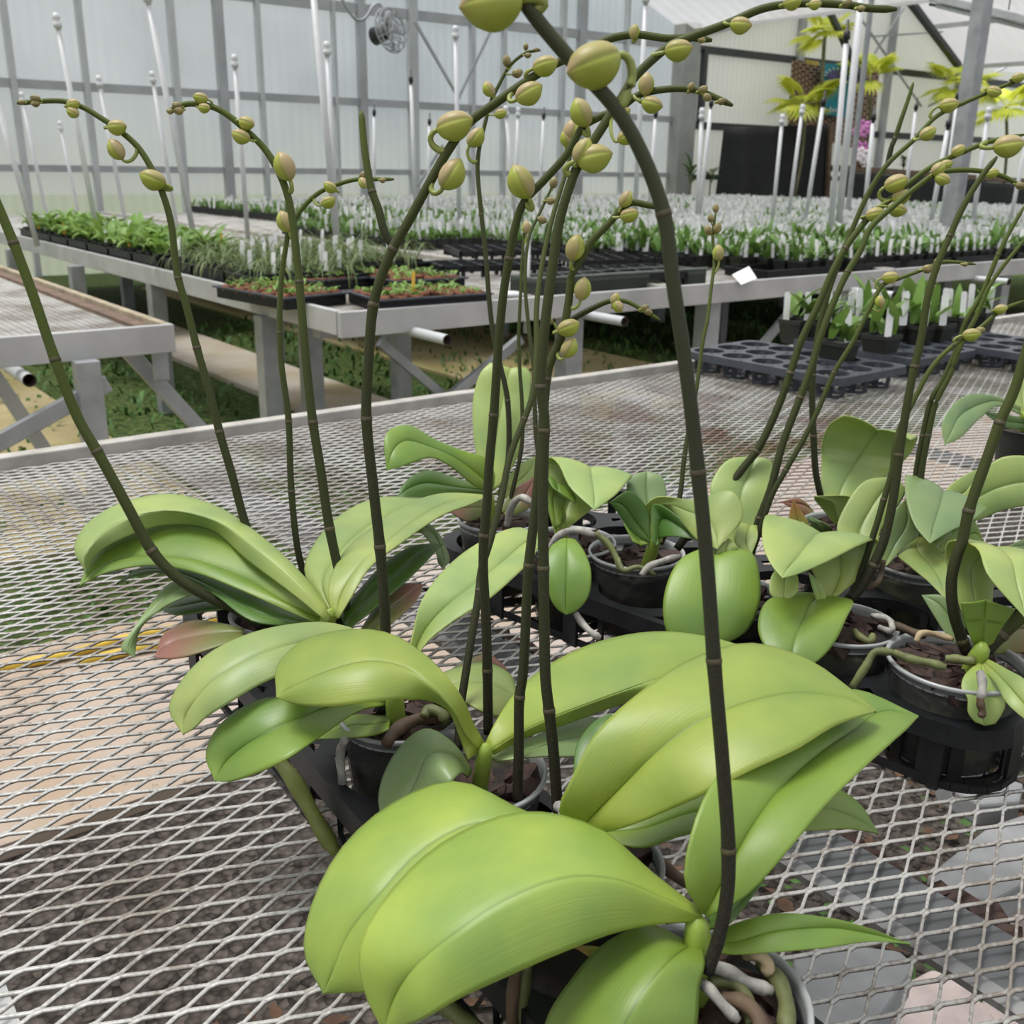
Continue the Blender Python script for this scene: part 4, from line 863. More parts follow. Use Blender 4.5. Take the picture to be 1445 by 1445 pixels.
for i in range(150):
    cu, cv = (rb.uniform(-.8, 3.2), rb.uniform(-.4, 1.3)) if i < 60 else (rb.uniform(1.0, 2.6), rb.uniform(-.2, .9))
    for k in range(16):
        p = W(cu+rb.gauss(0, .05), cv+rb.gauss(0, .05), rb.uniform(.01, .06)); s = rb.uniform(.006, .018); a = rb.uniform(0, 6.28)
        d = Vector((math.cos(a), math.sin(a), rb.uniform(-.4, .4)))*s; e = Vector((-math.sin(a), math.cos(a), rb.uniform(-.4, .4)))*s*.6
        weed.add([p-d, p+e, p+d, p-e], [(0, 1, 2, 3)])
tag(lit.build('fallen_leaves', 'litter', smooth=False), 'dry brown leaf litter scattered on the gravel under the near bench', 'litter', kind='stuff')
tag(weed.build('weeds', 'weed_green', smooth=False), 'small green weeds growing in the gravel under the near bench', 'weeds', kind='stuff')
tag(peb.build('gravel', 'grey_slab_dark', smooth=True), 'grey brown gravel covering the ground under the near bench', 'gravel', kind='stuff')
gr = MB()
for i in range(9000):
    u, v = rb.uniform(-1.5, 9), rb.uniform(2.1, 9); 
    if ul-.05 < u < ur+.05 and v > 3.9 or vb > v > va-.03 or v < vb+.02: continue
    p = W(u, v, 0); h = rb.uniform(.015, .07)*(1 if rb.random() > .12 else 1.8); a = rb.uniform(0, 6.28); w = rb.uniform(.006, .016)
    d = Vector((math.cos(a), math.sin(a), 0)); e = Vector((-d.y, d.x, 0))*w; l = d*h*rb.uniform(.3, 1.1)
    gr.add([p-e, p+e, p+l*.6+Vector((0, 0, h*.8))+e*.8, p+l*.6+Vector((0, 0, h*.8))-e*.8, p+l*1.2+Vector((0, 0, h*.9))], [(0, 1, 2, 3), (3, 2, 4)])
tag(gr.build('grass', 'weed_green', smooth=False), 'low moss and weeds growing on the ground between and under the benches', 'grass', kind='stuff')

# ------------------------------------------------------------------ carrier trays under the orchids
def carrier(name, label, o, du, dv, nx, ny, s, hole, mat, group=None, ztop=.872, z0=.802, cat='plant tray', cup=False):
    """o: corner on the bench (u,v); du,dv: unit directions in bench axes; s: cell size"""
    du, dv = Vector((*du, 0)), Vector((*dv, 0))
    Wd = lambda a, b, z: (lambda q: W(q.x, q.y, z))(Vector((*o, 0))+du*a+dv*b)
    root_ = empty(name, Wd(nx*s/2, ny*s/2, BT), label, cat, group)
    m = MB(); N = 40; lip = .010; RC = .046 if not cup else .02; NQ = 6
    for i in range(nx):
        for j in range(ny):
            cx, cy = (i+.5)*s, (j+.5)*s; vs = []; 
            for k in range(N):
                a = 2*math.pi*(k+.5)/N; ca, sa = math.cos(a), math.sin(a); t = (s/2)/max(abs(ca), abs(sa))
                if ((i == 0 and ca < 0) or (i == nx-1 and ca > 0)) and ((j == 0 and sa < 0) or (j == ny-1 and sa > 0)):
                    h_, q_ = s/2, s/2-RC                       # rounded outer corner
                    if t*abs(ca) > q_ and t*abs(sa) > q_:
                        b_ = q_*(abs(ca)+abs(sa)); t = min(t, b_+math.sqrt(max(0, b_*b_-2*q_*q_+RC*RC)))
                vs.append(Wd(cx+ca*hole, cy+sa*hole, ztop)); vs.append(Wd(cx+ca*t, cy+sa*t, ztop)); vs.append(Wd(cx+ca*hole, cy+sa*hole, ztop-.012))
            m.add(vs, [(3*k, 3*k+1, 3*((k+1) % N)+1, 3*((k+1) % N)) for k in range(N)] + [(3*k+2, 3*k, 3*((k+1) % N), 3*((k+1) % N)+2) for k in range(N)])
    A_, B_ = nx*s, ny*s
    def ring(e, z):
        o_ = []
        for (x, y, a0) in ((RC, RC, 180), (A_-RC, RC, 270), (A_-RC, B_-RC, 0), (RC, B_-RC, 90)):
            for k in range(NQ): a = math.radians(a0+90*k/(NQ-1)); o_.append(Wd(x+math.cos(a)*(RC+e), y+math.sin(a)*(RC+e), z))
        return o_
    r0, r1, r2, r3 = ring(0, ztop), ring(lip, ztop), ring(lip+.002, ztop-.02), ring(lip-.001, ztop-.02)
    vs = r0+r1+r2+r3
    K_ = 4*NQ; m.add(vs, [(a*K_+k, a*K_+(k+1) % K_, (a+1)*K_+(k+1) % K_, (a+1)*K_+k) for a in range(3) for k in range(K_)])
    sharp(m.build('tray_top', mat, root_))
    c = MB()
    for i in range(nx):
        for j in range(ny):
            cx, cy = (i+.5)*s, (j+.5)*s; rb_ = hole*.98 if not cup else hole*.8
            for k in range(6):
                a = 2*math.pi*(k+.5)/6; p = Wd(cx+math.cos(a)*hole*.99, cy+math.sin(a)*hole*.99, ztop-.004); b = Wd(cx+math.cos(a)*rb_, cy+math.sin(a)*rb_, z0)
                c.bar(p, b, .013 if not cup else .016, .003, up=(p-Wd(cx, cy, p.z)))
            pts = [Wd(cx+math.cos(2*math.pi*k/18)*rb_, cy+math.sin(2*math.pi*k/18)*rb_, z0+.003) for k in range(19)]
            for k in range(18): c.bar(pts[k], pts[k+1], .004, .008)
    rr = ring(lip-.004, z0+.006)
    if not cup:
        for k in range(4*NQ): c.bar(rr[k], rr[(k+1) % (4*NQ)], .005, .007)
        for i in [.42]+list(range(1, nx))+[nx-.42]:
            for b in (-lip+.004, B_+lip-.004): c.bar(Wd(i*s, b, z0), Wd(i*s, b, ztop-.004), .022, .004, up=W(0, 1))
        for j in [.42]+list(range(1, ny))+[ny-.42]:
            for a in (-lip+.004, A_+lip-.004): c.bar(Wd(a, j*s, z0), Wd(a, j*s, ztop-.004), .004, .024, up=W(0, 1))
    sharp(c.build('tray_cage', mat, root_))
    return root_
# tray under the left file of orchids
ua, va_ = UV(cA); ucc, vcc = UV(cC); L_ = math.hypot(ucc-ua, vcc-va_); dv1 = ((ucc-ua)/L_, (vcc-va_)/L_); du1 = (dv1[1], -dv1[0])
s1 = .128; n1 = 6
o1 = (ua - du1[0]*s1/2 - dv1[0]*s1*.62, va_ - du1[1]*s1/2 - dv1[1]*s1*.62)
carrier('carrier_tray', 'black slotted carrier tray under the left file of orchids, including the nearest plant', o1, du1, dv1, 1, 7, s1*.97, .061, 'black_plastic')
uk, vk = UV(cK); ud, vd_ = UV(cD); L_ = math.hypot(ud-uk, vd_-vk); dv2 = ((ud-uk)/L_, (vd_-vk)/L_); du2 = (dv2[1], -dv2[0]); s2 = L_/5
o2 = (uk - (du2[0]+dv2[0])*s2/2, vk - (du2[1]+dv2[1])*s2/2)
carrier('carrier_tray', 'black slotted carrier tray under the long right-hand row of orchids', o2, du2, dv2, 3, 6, s2, .0575, 'black_plastic')
# ------------------------------------------------------------------ small plants, made once and copied
def blade(mb, base, az, lean, ln, wd, curl=.6, n=5, fold=.25):
    """one strap leaf rising from base, bending over"""
    d = Vector((math.cos(az), math.sin(az), 0)); s = Vector((-d.y, d.x, 0)); p = Vector(base); ang = lean; vs = []; fs = []
    for i in range(n+1):
        t = i/n; w = wd*max(.04, math.sin(math.pi*(.12+.86*t))**.7)/2
        up = Vector((0, 0, 1))*math.sin(ang)*-1*0
        nrm = -d*math.cos(ang)*0 + Vector((0, 0, 1))*w*fold
        vs += [p - s*w + nrm, p, p + s*w + nrm]
        p = p + (d*math.sin(ang) + Vector((0, 0, 1))*math.cos(ang))*(ln/n); ang += curl/n*2
    for i in range(n):
        b = i*3; fs += [(b, b+1, b+4, b+3), (b+1, b+2, b+5, b+4)]
    mb.add(vs, fs)
def square_pot(w=.085, h=.075, z0=0.0, mat='dark_pot', round_=False, name='pot', parent=None):
    m = MB(); n = 4 if not round_ else 16; off = math.pi/4 if not round_ else 0; k = math.sqrt(2) if not round_ else 1
    prof = [(.001, 0), (w*.36, 0), (w*.47, h-.014), (w*.5, h-.012), (w*.5, h), (w*.46, h), (w*.44, h-.01), (.001, h-.008)]
    vs = []; fs = []
    for r, z in prof:
        for j in range(n): a = off+2*math.pi*j/n; vs.append((math.cos(a)*r*k, math.sin(a)*r*k, z0+z))
    for i in range(len(prof)-1):
        for j in range(n): fs.append((i*n+j, i*n+(j+1) % n, (i+1)*n+(j+1) % n, (i+1)*n+j))
    m.add(vs, fs)
    o = m.build(name, mat, parent, smooth=round_); return o
def label_mesh(h=.11, w=.022, tilt=.12):
    m = MB(); t = .0012
    pr = [(-w/2, 0), (w/2, 0), (w/2, h*.93), (w*.3, h), (-w*.3, h), (-w/2, h*.93)]
    f = [Vector((x, -t+z*tilt, z)) for x, z in pr]; b = [Vector((x, t+z*tilt, z)) for x, z in pr]
    m.add(f+b, [(0, 1, 2, 3, 4, 5), (11, 10, 9, 8, 7, 6)] + [(i, 6+i, 6+(i+1) % 6, (i+1) % 6) for i in range(6)])
    return m
def make_mesh(mb, mat, smooth=True):
    o = mb.build('proto', mat, None, smooth); me = o.data; bpy.data.objects.remove(o); return me
rp = random.Random(11)
def fol(kind, seed):
    r = random.Random(seed); m = MB()
    if kind == 'broad':
        for k in range(9): blade(m, (r.uniform(-.02, .02), r.uniform(-.02, .02), .07), r.uniform(0, 6.28), r.uniform(.15, .6), r.uniform(.11, .20), r.uniform(.032, .048), r.uniform(.5, 1.2), 5)
    elif kind == 'seed':
        for k in range(7): blade(m, (r.uniform(-.02, .02), r.uniform(-.02, .02), .065), r.uniform(0, 6.28), r.uniform(.1, .7), r.uniform(.08, .135), r.uniform(.018, .03), r.uniform(.2, .9), 4)
    elif kind == 'catt':
        for k in range(7): blade(m, (r.uniform(-.025, .025), r.uniform(-.025, .025), .07), r.uniform(0, 6.28), r.uniform(.05, .75), r.uniform(.07, .14), r.uniform(.022, .034), r.uniform(.1, .8), 5)
    elif kind == 'grass':
        for k in range(20): blade(m, (r.uniform(-.03, .03), r.uniform(-.03, .03), .065), r.uniform(0, 6.28), r.uniform(.2, 1.1), r.uniform(.18, .34), .006, r.uniform(.9, 1.9), 7)
    elif kind == 'tiny':
        for k in range(6): blade(m, (r.uniform(-.012, .012), r.uniform(-.012, .012), .038), r.uniform(0, 6.28), r.uniform(.3, 1.0), r.uniform(.018, .04), r.uniform(.009, .014), .8, 3)
    return m
FM = {}
for kind, mat in (('broad', 'seedling_bright'), ('seed', 'seedling_leaf'), ('catt', 'cattleya_leaf'), ('grass', 'grassy_leaf'), ('tiny', 'seedling_bright')):
    FM[kind] = [make_mesh(fol(kind, 20+s), mat) for s in range(6)]
o_ = square_pot(); POT = o_.data; bpy.data.objects.remove(o_)
o_ = square_pot(.058, .05, mat='terracotta', round_=True); CLAY = o_.data; bpy.data.objects.remove(o_)
LAB = make_mesh(label_mesh(), 'label_white', False); LABY = make_mesh(label_mesh(.10, .016), 'label_yellow', False)
def put(me, name, parent, loc=(0, 0, 0), rz=0, sc=1):
    o = bpy.data.objects.new(name, me); C.objects.link(o); o.location = loc; o.rotation_euler = (0, 0, rz); o.scale = (sc,)*3
    if parent: o.parent = parent
    return o
def small_plant(p, kind, label, group, lab=1, pot_=True, sc=1.0, name='potted_seedling', pm=None, yellow=False):
    e = empty(name, p, label, 'potted plant', group, ROT + rp.uniform(-.1, .1))
    if pot_: put(pm or POT, 'pot', e)
    put(rp.choice(FM[kind]), 'foliage', e, (0, 0, 0), rp.uniform(0, 6.28), sc*rp.uniform(.85, 1.15))
    for k in range(lab): put(LABY if yellow else LAB, 'plant_label', e, (rp.uniform(-.025, .025), -.03 + .055*k, .062), rp.uniform(-.7, .5)-ROT, rp.uniform(.85, 1.1))
    return e
# potted seedlings in cell trays on the near bench
carrier('cell_tray', 'grey fifteen-hole cell tray with two pots left in it, nearest of the grey trays', (2.20, 1.53), (1, .03), (-.03, 1), 3, 5, .103, .043, 'grey_plastic_tray', 'grey cell trays on the near bench', .862, .803, cup=True)
carrier('cell_tray', 'grey cell tray behind and right of the two-pot tray, filled with seedlings', (2.62, 1.58), (1, .0), (0, 1), 3, 4, .103, .043, 'grey_plastic_tray', 'grey cell trays on the near bench', .862, .803, cup=True)
carrier('cell_tray', 'grey cell tray nearly empty at the right edge, beside the rail', (2.98, 1.42), (1, .0), (0, 1), 3, 5, .103, .043, 'grey_plastic_tray', 'grey cell trays on the near bench', .862, .803, cup=True)
for x, y, l, yl in [(1180, 518, 1, 'in the nearest corner of the grey tray'), (1240, 508, 1, 'second from the corner of the grey tray')]:
    small_plant(G(x, y, .838), 'catt', 'square potted seedling with rounded upright leaves, ' + yl, 'seedlings in the grey trays', l, True, 1.0)
for x, y in [(1122, 484), (1155, 486), (1200, 490), (1225, 484), (1262, 490), (1290, 492), (1318, 490), (1282, 474), (1312, 474), (1345, 478), (1185, 478), (1378, 470)]:
    small_plant(G(x, y, .838), 'catt', 'square potted seedling crowded at the back of the grey trays on the near bench', 'seedlings at the back of the grey trays', rp.choice([1, 1, 2]), True, 1.05)
# bench in the middle: broad bright seedlings
def flat_tray(o, a, b, label, group, name='propagation_tray', z=.803, h=.066, mat='black_plastic', lip=True):
    """open shallow tray; o corner (u,v), sizes a x b"""
    c = W(o[0]+a/2, o[1]+b/2, z); r = empty(name, c, label, 'plant tray', group)
    m = MB(); t = .004
    m.box(W(o[0], o[1], z), W(1, 0)*a, W(0, 1)*b, Vector((0, 0, .004)))
    for q_, x, y in (((0, 0), W(1, 0)*a, W(0, 1)*t), ((0, b-t), W(1, 0)*a, W(0, 1)*t), ((0, 0), W(1, 0)*t, W(0, 1)*b), ((a-t, 0), W(1, 0)*t, W(0, 1)*b)):
        m.box(W(o[0]+q_[0], o[1]+q_[1], z), x, y, Vector((0, 0, h)))
    sharp(m.build('tray_body', mat, r))
    m = MB()
    for q_, x, y in (((-.012, -.012), W(1, 0)*(a+.024), W(0, 1)*.014), ((-.012, b-.002), W(1, 0)*(a+.024), W(0, 1)*.014), ((-.012, 0), W(1, 0)*.014, W(0, 1)*b), ((a-.002, 0), W(1, 0)*.014, W(0, 1)*b)):
        m.box(W(o[0]+q_[0], o[1]+q_[1], z+h-.006), x, y, Vector((0, 0, .006)))
    sharp(m.build('tray_lip', mat, r)); return r
n = 0
for j in range(7):
    v = 5.72+j*.44
    flat_tray((1.93, v), .50, .40, 'shallow black tray of broad-leaved seedlings along the left rail of the middle bench', 'trays of broad-leaved seedlings')
    for a in range(4):
        for b in range(3):
            small_plant(W(1.99+a*.125, v+.07+b*.13, .808), 'broad', 'potted seedling with broad bright green leaves, along the left rail of the middle bench', 'broad-leaved seedlings', 1 if rp.random() < .3 else 0, yellow=rp.random() < .3)
for j in range(3):
    v = 4.42+j*.43
    flat_tray((1.95, v), .56, .39, 'shallow black tray of thin grassy plants beside the clay seedling trays', 'trays of grassy plants')
    flat_tray((2.56, v+.35), .52, .39, 'shallow black tray of thin grassy plants behind the clay seedling trays', 'trays of grassy plants')
    for a in range(4):
        for b in range(3):
            for (uu, vv) in ((2.02+a*.135, v+.07+b*.125), (2.62+a*.13, v+.42+b*.125)):
                small_plant(W(uu, vv, .808), 'grass', 'black potted plant with thin drooping grassy leaves and a white label', 'grassy plants', 1 if rp.random() < .45 else 0, sc=.95)
# clay pots with tiny seedlings
def clay_tray(A_, B_, C_, nu, nv, label, z=.852):
    """A_ far left, B_ near, C_ right corners as points at rim height"""
    a = C_-B_; b = A_-B_; cc = B_+a*.5+b*.5; r = empty('seedling_tray', Vector((cc.x, cc.y, BT)), label, 'plant tray', 'clay pot trays')
    dn = Vector((0, 0, z-.055)); an, bn = a.normalized(), b.normalized(); m = MB()
    bot = Vector((B_.x, B_.y, .803)); m.box(bot, a, b, Vector((0, 0, .004)))
    for o_, x, y in ((bot, a, bn*.004), (bot+b, a, bn*.004), (bot, an*.004, b), (bot+a, an*.004, b)): m.box(o_, x, y, Vector((0, 0, z-.803)))
    sharp(m.build('tray_body', 'black_plastic', r)); m = MB()
    tp = Vector((B_.x, B_.y, z-.006))
    for o_, x, y in ((tp-an*.015-bn*.015, a+an*.03, bn*.018), (tp+b-an*.015-bn*.003, a+an*.03, bn*.018), (tp-an*.015, an*.018, b), (tp+a-an*.003, an*.018, b)): m.box(o_, x, y, Vector((0, 0, .007)))
    m.box(Vector((B_.x, B_.y, z-.03)), a, b, Vector((0, 0, .004)))
    sharp(m.build('tray_lip', 'grey_plastic_tray', r))
    for i in range(nu):
        for j in range(nv):
            if rp.random() < .06: continue
            p = B_ + a*((i+.5)/nu) + b*((j+.5)/nv)
            e = small_plant(Vector((p.x, p.y, z-.043)), 'tiny', 'tiny seedling in a small round clay pot on the corner of the middle bench', 'clay potted seedlings', 0, pm=CLAY, sc=1.3, name='clay_potted_seedling')
    return r
clay_tray(G(306, 404, .85), G(403, 421, .85), G(487, 413, .85), 6, 5, 'black tray of clay pots at the left corner of the middle bench')
clay_tray(G(492, 411, .85), G(536, 424, .85), G(690, 414, .85), 7, 4, 'black tray of clay pots with a yellow label, beside the clay tray on the corner')
clay_tray(G(478, 384, .85), G(560, 397, .85), G(655, 392, .85), 6, 5, 'black tray of clay pots behind the yellow-label tray')
clay_tray(G(365, 385, .85), G(440, 397, .85), G(520, 391, .85), 6, 5, 'black tray of clay pots behind the corner tray, next to the grassy plants')
tag(put(LABY, 'plant_label', None, G(583, 414, .852), -.2, .9), 'yellow label standing in a clay pot near the bench front', 'plant label')
# stacked empty grid trays
def grid_tray(pa, pb, pc, z, label, hh=.06):
    A_, B_, C_ = G(*pa, z), G(*pb, z), G(*pc, z); a = C_-B_; b = A_-B_; an, bn = a.normalized(), b.normalized()
    r = empty('grid_tray', Vector((B_.x, B_.y, BT))+(a+b)/2, label, 'plant tray', 'empty black grid trays')
    m = MB(); nu = max(3, int(a.length/.1)); nv = max(3, int(b.length/.1))
    for i in range(nu+1): m.box(B_+a*(i/nu)-an*.006-Vector((0, 0, .008)), an*.012, b, Vector((0, 0, .01)))
    for j in range(nv+1): m.box(B_+b*(j/nv)-bn*.006-Vector((0, 0, .008)), a, bn*.012, Vector((0, 0, .01)))
    sharp(m.build('tray_grid', 'black_plastic', r)); m = MB()
    for i in range(nu+1):
        for j in range(nv+1):
            if i in (0, nu) or j in (0, nv) or (i+j) % 2 == 0: m.box(B_+a*(i/nu)+b*(j/nv)-an*.01-bn*.01-Vector((0, 0, hh)), an*.02, bn*.02, Vector((0, 0, hh)))
    m.box(B_-Vector((0, 0, .03))-an*.01-bn*.01, a+an*.02, bn*.006, Vector((0, 0, .03))); m.box(B_-Vector((0, 0, .03))-an*.01-bn*.01, an*.006, b, Vector((0, 0, .03)))
    sharp(m.build('tray_feet', 'black_plastic', r))
grid_tray((604, 368), (625, 376), (790, 372), .87, 'empty black grid tray nearest the clay pots')
grid_tray((770, 378), (800, 391), (968, 384), .87, 'empty black grid tray behind the long low tub')
grid_tray((628, 346), (650, 355), (800, 352), .87, 'empty black grid tray at the foot of the labelled seedlings')
grid_tray((790, 358), (815, 368), (985, 362), .87, 'empty black grid tray right of the others, under the labelled seedlings')
a_, b_ = G(765, 418), G(996, 401)
tb = empty('planting_tub', (a_+b_)/2, 'long low dark olive tub at the bench front behind the tallest stem', 'tub')
d_ = (b_-a_).normalized(); nn = Vector((-d_.y, d_.x, 0)); m = MB(); L2 = (b_-a_).length
for o_, x, y, h in ((a_, d_*L2, nn*.012, .075), (a_+nn*.24, d_*L2, nn*.012, .075), (a_, d_*.012, nn*.25, .075), (b_-d_*.012, d_*.012, nn*.25, .075), (a_, d_*L2, nn*.25, .06)): m.box(o_, x, y, Vector((0, 0, h)))
bev(m.build('tub_body', 'olive_tub', tb, smooth=False), .004)
bev(MB().box(a_-d_*.01-nn*.01+Vector((0, 0, .072)), d_*(L2+.02), nn*.03, Vector((0, 0, .012))).build('tub_rim', 'olive_tub', tb, smooth=False), .004)
wb = MB().ball(G(722, 416, .815), .03, 12, 8, (1.9, 1.1, .6)); tag(wb.build('foam_block', 'pvc_white'), 'white lump of foam lying on the bench left of the long low tub', 'foam')
cp = [P(1033, 388, 5.25), P(1046, 402, 5.2), P(1068, 393, 5.22), P(1057, 376, 5.27)]
m = MB(); nrm = (cp[1]-cp[0]).cross(cp[3]-cp[0]).normalized()*.002
m.add(cp+[p+nrm for p in cp], [(0, 1, 2, 3), (7, 6, 5, 4)]+[(i, 4+i, 4+(i+1) % 4, (i+1) % 4) for i in range(4)])
tag(sharp(m.build('blank_card', 'label_white')), 'blank white square card tilted against the black trays at the bench front', 'card')
# the crowd of labelled seedlings
def allowed(u, v):
    if u < 3.85: return False
    if v < 3.72: return False
    for a, b in B:
        if b-.03 < u < b+.09: return False
    if u < 4.42 and v < 6.25: return False
    if u < 4.9 and v < 4.9-(u-4.42)*2.4: return False
    if v > 8.2 and u < 4.75: return False
    return True
spots = []
v = 3.75
while v < 12.7:
    u = 3.85
    while u < 14.5:
        if allowed(u, v):
            p = W(u+rp.uniform(-.012, .012), v+rp.uniform(-.012, .012), BT+.006); x, y = project(p)
            if -120 < x < 1640: spots.append((depth(p), p, u, v))
        u += .105 if v < 7 else .13
    v += .115 if v < 7 else .15
spots.sort(key=lambda s: s[0])
NEAR = 215
for k, (d, p, u, v) in enumerate(spots[:NEAR]):
    fr = 'at the front edge of the middle benches' if v < 4.1 else 'in rows just behind the front of the middle benches'
    small_plant(p, 'seed', 'small potted seedling with white label, ' + fr, 'labelled seedlings, ' + fr, 2 if rp.random() < .35 else 1, sc=1.1 if (u*3.1+v*1.7) % 1 > .3 else 1.35)
gm_, lm_, pm_ = MB(), MB(), MB()
for k, (d, p, u, v) in enumerate(spots[NEAR:]):
    tv = math.sin(u*2.3+1)*math.cos(v*2.9) 
    for q_ in range(5 if d < 11 else 4):
        blade(gm_, (p.x+rp.uniform(-.03, .03), p.y+rp.uniform(-.03, .03), p.z+.06), rp.uniform(0, 6.28), rp.uniform(.1, .8), rp.uniform(.08, .15)*(1+.25*tv), rp.uniform(.022, .036), .7, 3)
    for q_ in range((rp.choice([1, 2, 2]) if u > 6.0 else rp.choice([0, 1, 1])) if tv < .35 else rp.choice([0, 1])):
        w, h = .024, rp.uniform(.095, .13); x0 = p + Vector((rp.uniform(-.03, .03), rp.uniform(-.03, .03), .065)); a = rp.uniform(-.6, .6); e = Vector((math.cos(a), math.sin(a), 0))*w/2; t = Vector((rp.uniform(-.02, .02), rp.uniform(-.02, .02), h)); f = Vector((-e.y, e.x, 0)).normalized()*.0015
        lm_.add([x0-e, x0+e, x0+e+t, x0-e+t, x0-e+f, x0+e+f, x0+e+t+f, x0-e+t+f], [(0, 1, 2, 3), (7, 6, 5, 4), (0, 4, 5, 1), (1, 5, 6, 2), (2, 6, 7, 3), (3, 7, 4, 0)])
    s = .04; b_ = p; pm_.box(b_+Vector((-s, -s, 0)), (2*s, 0, 0), (0, 2*s, 0), (0, 0, .068))
tag(gm_.build('seedling_crowd', 'seedling_leaf'), 'dense mass of green seedlings filling the far rows of the middle benches', 'seedlings', kind='stuff')
tag(lm_.build('plant_labels', 'label_white', smooth=False), 'crowd of white plant labels over the far rows of seedlings', 'plant labels', kind='stuff')
tag(sharp(pm_.build('seedling_pots', 'dark_pot')), 'crowd of dark square pots under the far rows of seedlings', 'pots', kind='stuff')
for k in range(9):
    u = 4.52+k*.62
    if any(b-.05 < u+.55 and u < b+.1 for a, b in B): u += .16
    flat_tray((u, 3.66), .54, .30, 'shallow black tray of labelled seedlings along the front rail of the middle benches', 'front trays of labelled seedlings', h=.045)
# ------------------------------------------------------------------ greenhouse shell
def wuv(x, y, v=WALL_V): p = WP(x, y, v); return (UV(p)[0], p.z)
uc_, ze = wuv(962, 44)
gl = [wuv(980, 45), wuv(1105, 13), wuv(1262, -28), wuv(1350, 92)]
RIDGE = (3.5, 8.0)
wall_pts = [(-9, 0), (uc_, 0), (uc_, gl[0][1]), RIDGE, (-9, 3.7)]
struct(uvquad('wall_back', 'polycarbonate_clear', [W(u, WALL_V, z) for u, z in wall_pts]))
cp_ = [(uc_, 0), (42, 0), (42, gl[3][1]), gl[3], gl[2], gl[1], gl[0], (uc_, gl[0][1])]
struct(uvquad('wall_gable', 'cream_panel', [W(u, WALL_V, z) for u, z in cp_]))
def roof(name, a, b, v0=-9, v1=WALL_V):
    pts = [W(a[0], v1, a[1]), W(b[0], v1, b[1]), W(b[0], v0, b[1]), W(a[0], v0, a[1])]
    L_ = math.hypot(a[0]-b[0], a[1]-b[1])
    return struct(uvquad(name, 'polycarbonate_roof', pts, [(v1, 0), (v1, L_), (v0, L_), (v0, 0)]))
roof('ceiling_left', (-9, 3.7), RIDGE); roof('ceiling_middle', RIDGE, (uc_, gl[0][1]))
roof('ceiling_right', gl[0], gl[1]); roof('ceiling_right', gl[1], gl[2]); roof('ceiling_right', gl[2], gl[3])
TN = [0]
def trim(a, b, w, h, mat, up=(0, 0, 1)):
    TN[0] += 1; o = MB().bar(a, b, w, h, up).build('trim_%d' % TN[0], mat, None, smooth=False); return struct(o)
def roof_z(u):
    if u < RIDGE[0]: return 3.7+(u+9)*(RIDGE[1]-3.7)/(RIDGE[0]+9)
    if u < uc_: return RIDGE[1]+(u-RIDGE[0])*(gl[0][1]-RIDGE[1])/(uc_-RIDGE[0])
    P_ = gl
    for (a, b) in zip(P_, P_[1:]):
        if a[0] <= u <= b[0]: return a[1]+(b[1]-a[1])*(u-a[0])/(b[0]-a[0])
    return gl[3][1]
for x, w, mat in ((122, .07, 'frame_white'), (313, .12, 'frame_paint'), (248, .08, 'frame_white'), (367, .06, 'frame_white'), (509, .12, 'frame_paint'), (580, .15, 'frame_white'), (471, .04, 'frame_white'), (663, .07, 'frame_white'), (707, .06, 'frame_white'), (789, .08, 'frame_white'), (815, .16, 'frame_paint'), (877, .06, 'frame_white'), (20, .07, 'frame_white'), (-60, .14, 'frame_paint')):
    u = wuv(x, 140)[0]; trim(W(u, WALL_V-.06, 0), W(u, WALL_V-.06, roof_z(u)), w, .10, mat, up=W(0, 1))
for z, h in ((1.28, .08), (2.23, .10), (3.45, .13), (4.6, .10)):
    trim(W(-9, WALL_V-.05, z), W(uc_ if z < 3.7 else 11, WALL_V-.05, z), .06, h, 'frame_paint')
trim(W(uc_+.02, WALL_V-.12, 0), W(uc_+.02, WALL_V-.12, gl[0][1]+.1), .40, .3, 'gutter_concrete', up=W(0, 1))
for z in (3.43, 2.15, 1.25):
    trim(W(uc_+.2, WALL_V-.05, z), W(34, WALL_V-.05, z), .06, .13 if z != 1.25 else .09, 'dark_steel')
for x in (1118, 1245, 1345, 985):
    u = wuv(x, 130)[0]; trim(W(u, WALL_V-.10, 0 if x != 985 else 2.2), W(u, WALL_V-.10, roof_z(u) if x != 985 else 3.43), .16 if x != 985 else .1, .1, 'frame_paint' if x != 985 else 'dark_steel', up=W(0, 1))
for i in range(3):
    a, b = gl[i], gl[i+1]; trim(W(a[0], WALL_V-.08, a[1]-.06), W(b[0], WALL_V-.08, b[1]-.06), .1, .14, 'frame_paint', up=W(0, 1))
trim(WP(1275, -10, 13.2), WP(1352, 92, 13.2), .10, .14, 'dark_steel', up=W(0, 1))
trim(WP(1158, -10, 12.5), WP(1216, 112, 12.5), .09, .09, 'dark_steel', up=W(0, 1))
for a, b in (((1205, 12), (1300, 150)), ((1275, 12), (1215, 105)), ((1225, 52), (1330, 45)), ((585, 30), (648, 140)), ((692, 45), (646, 140)), ((625, 205), (590, 262)), ((1310, 150), (1420, 95)), ((1125, 25), (1200, 15))):
    trim(WP(*a, 13.7), WP(*b, 13.7), .035, .035, 'frame_paint', up=W(0, 1))
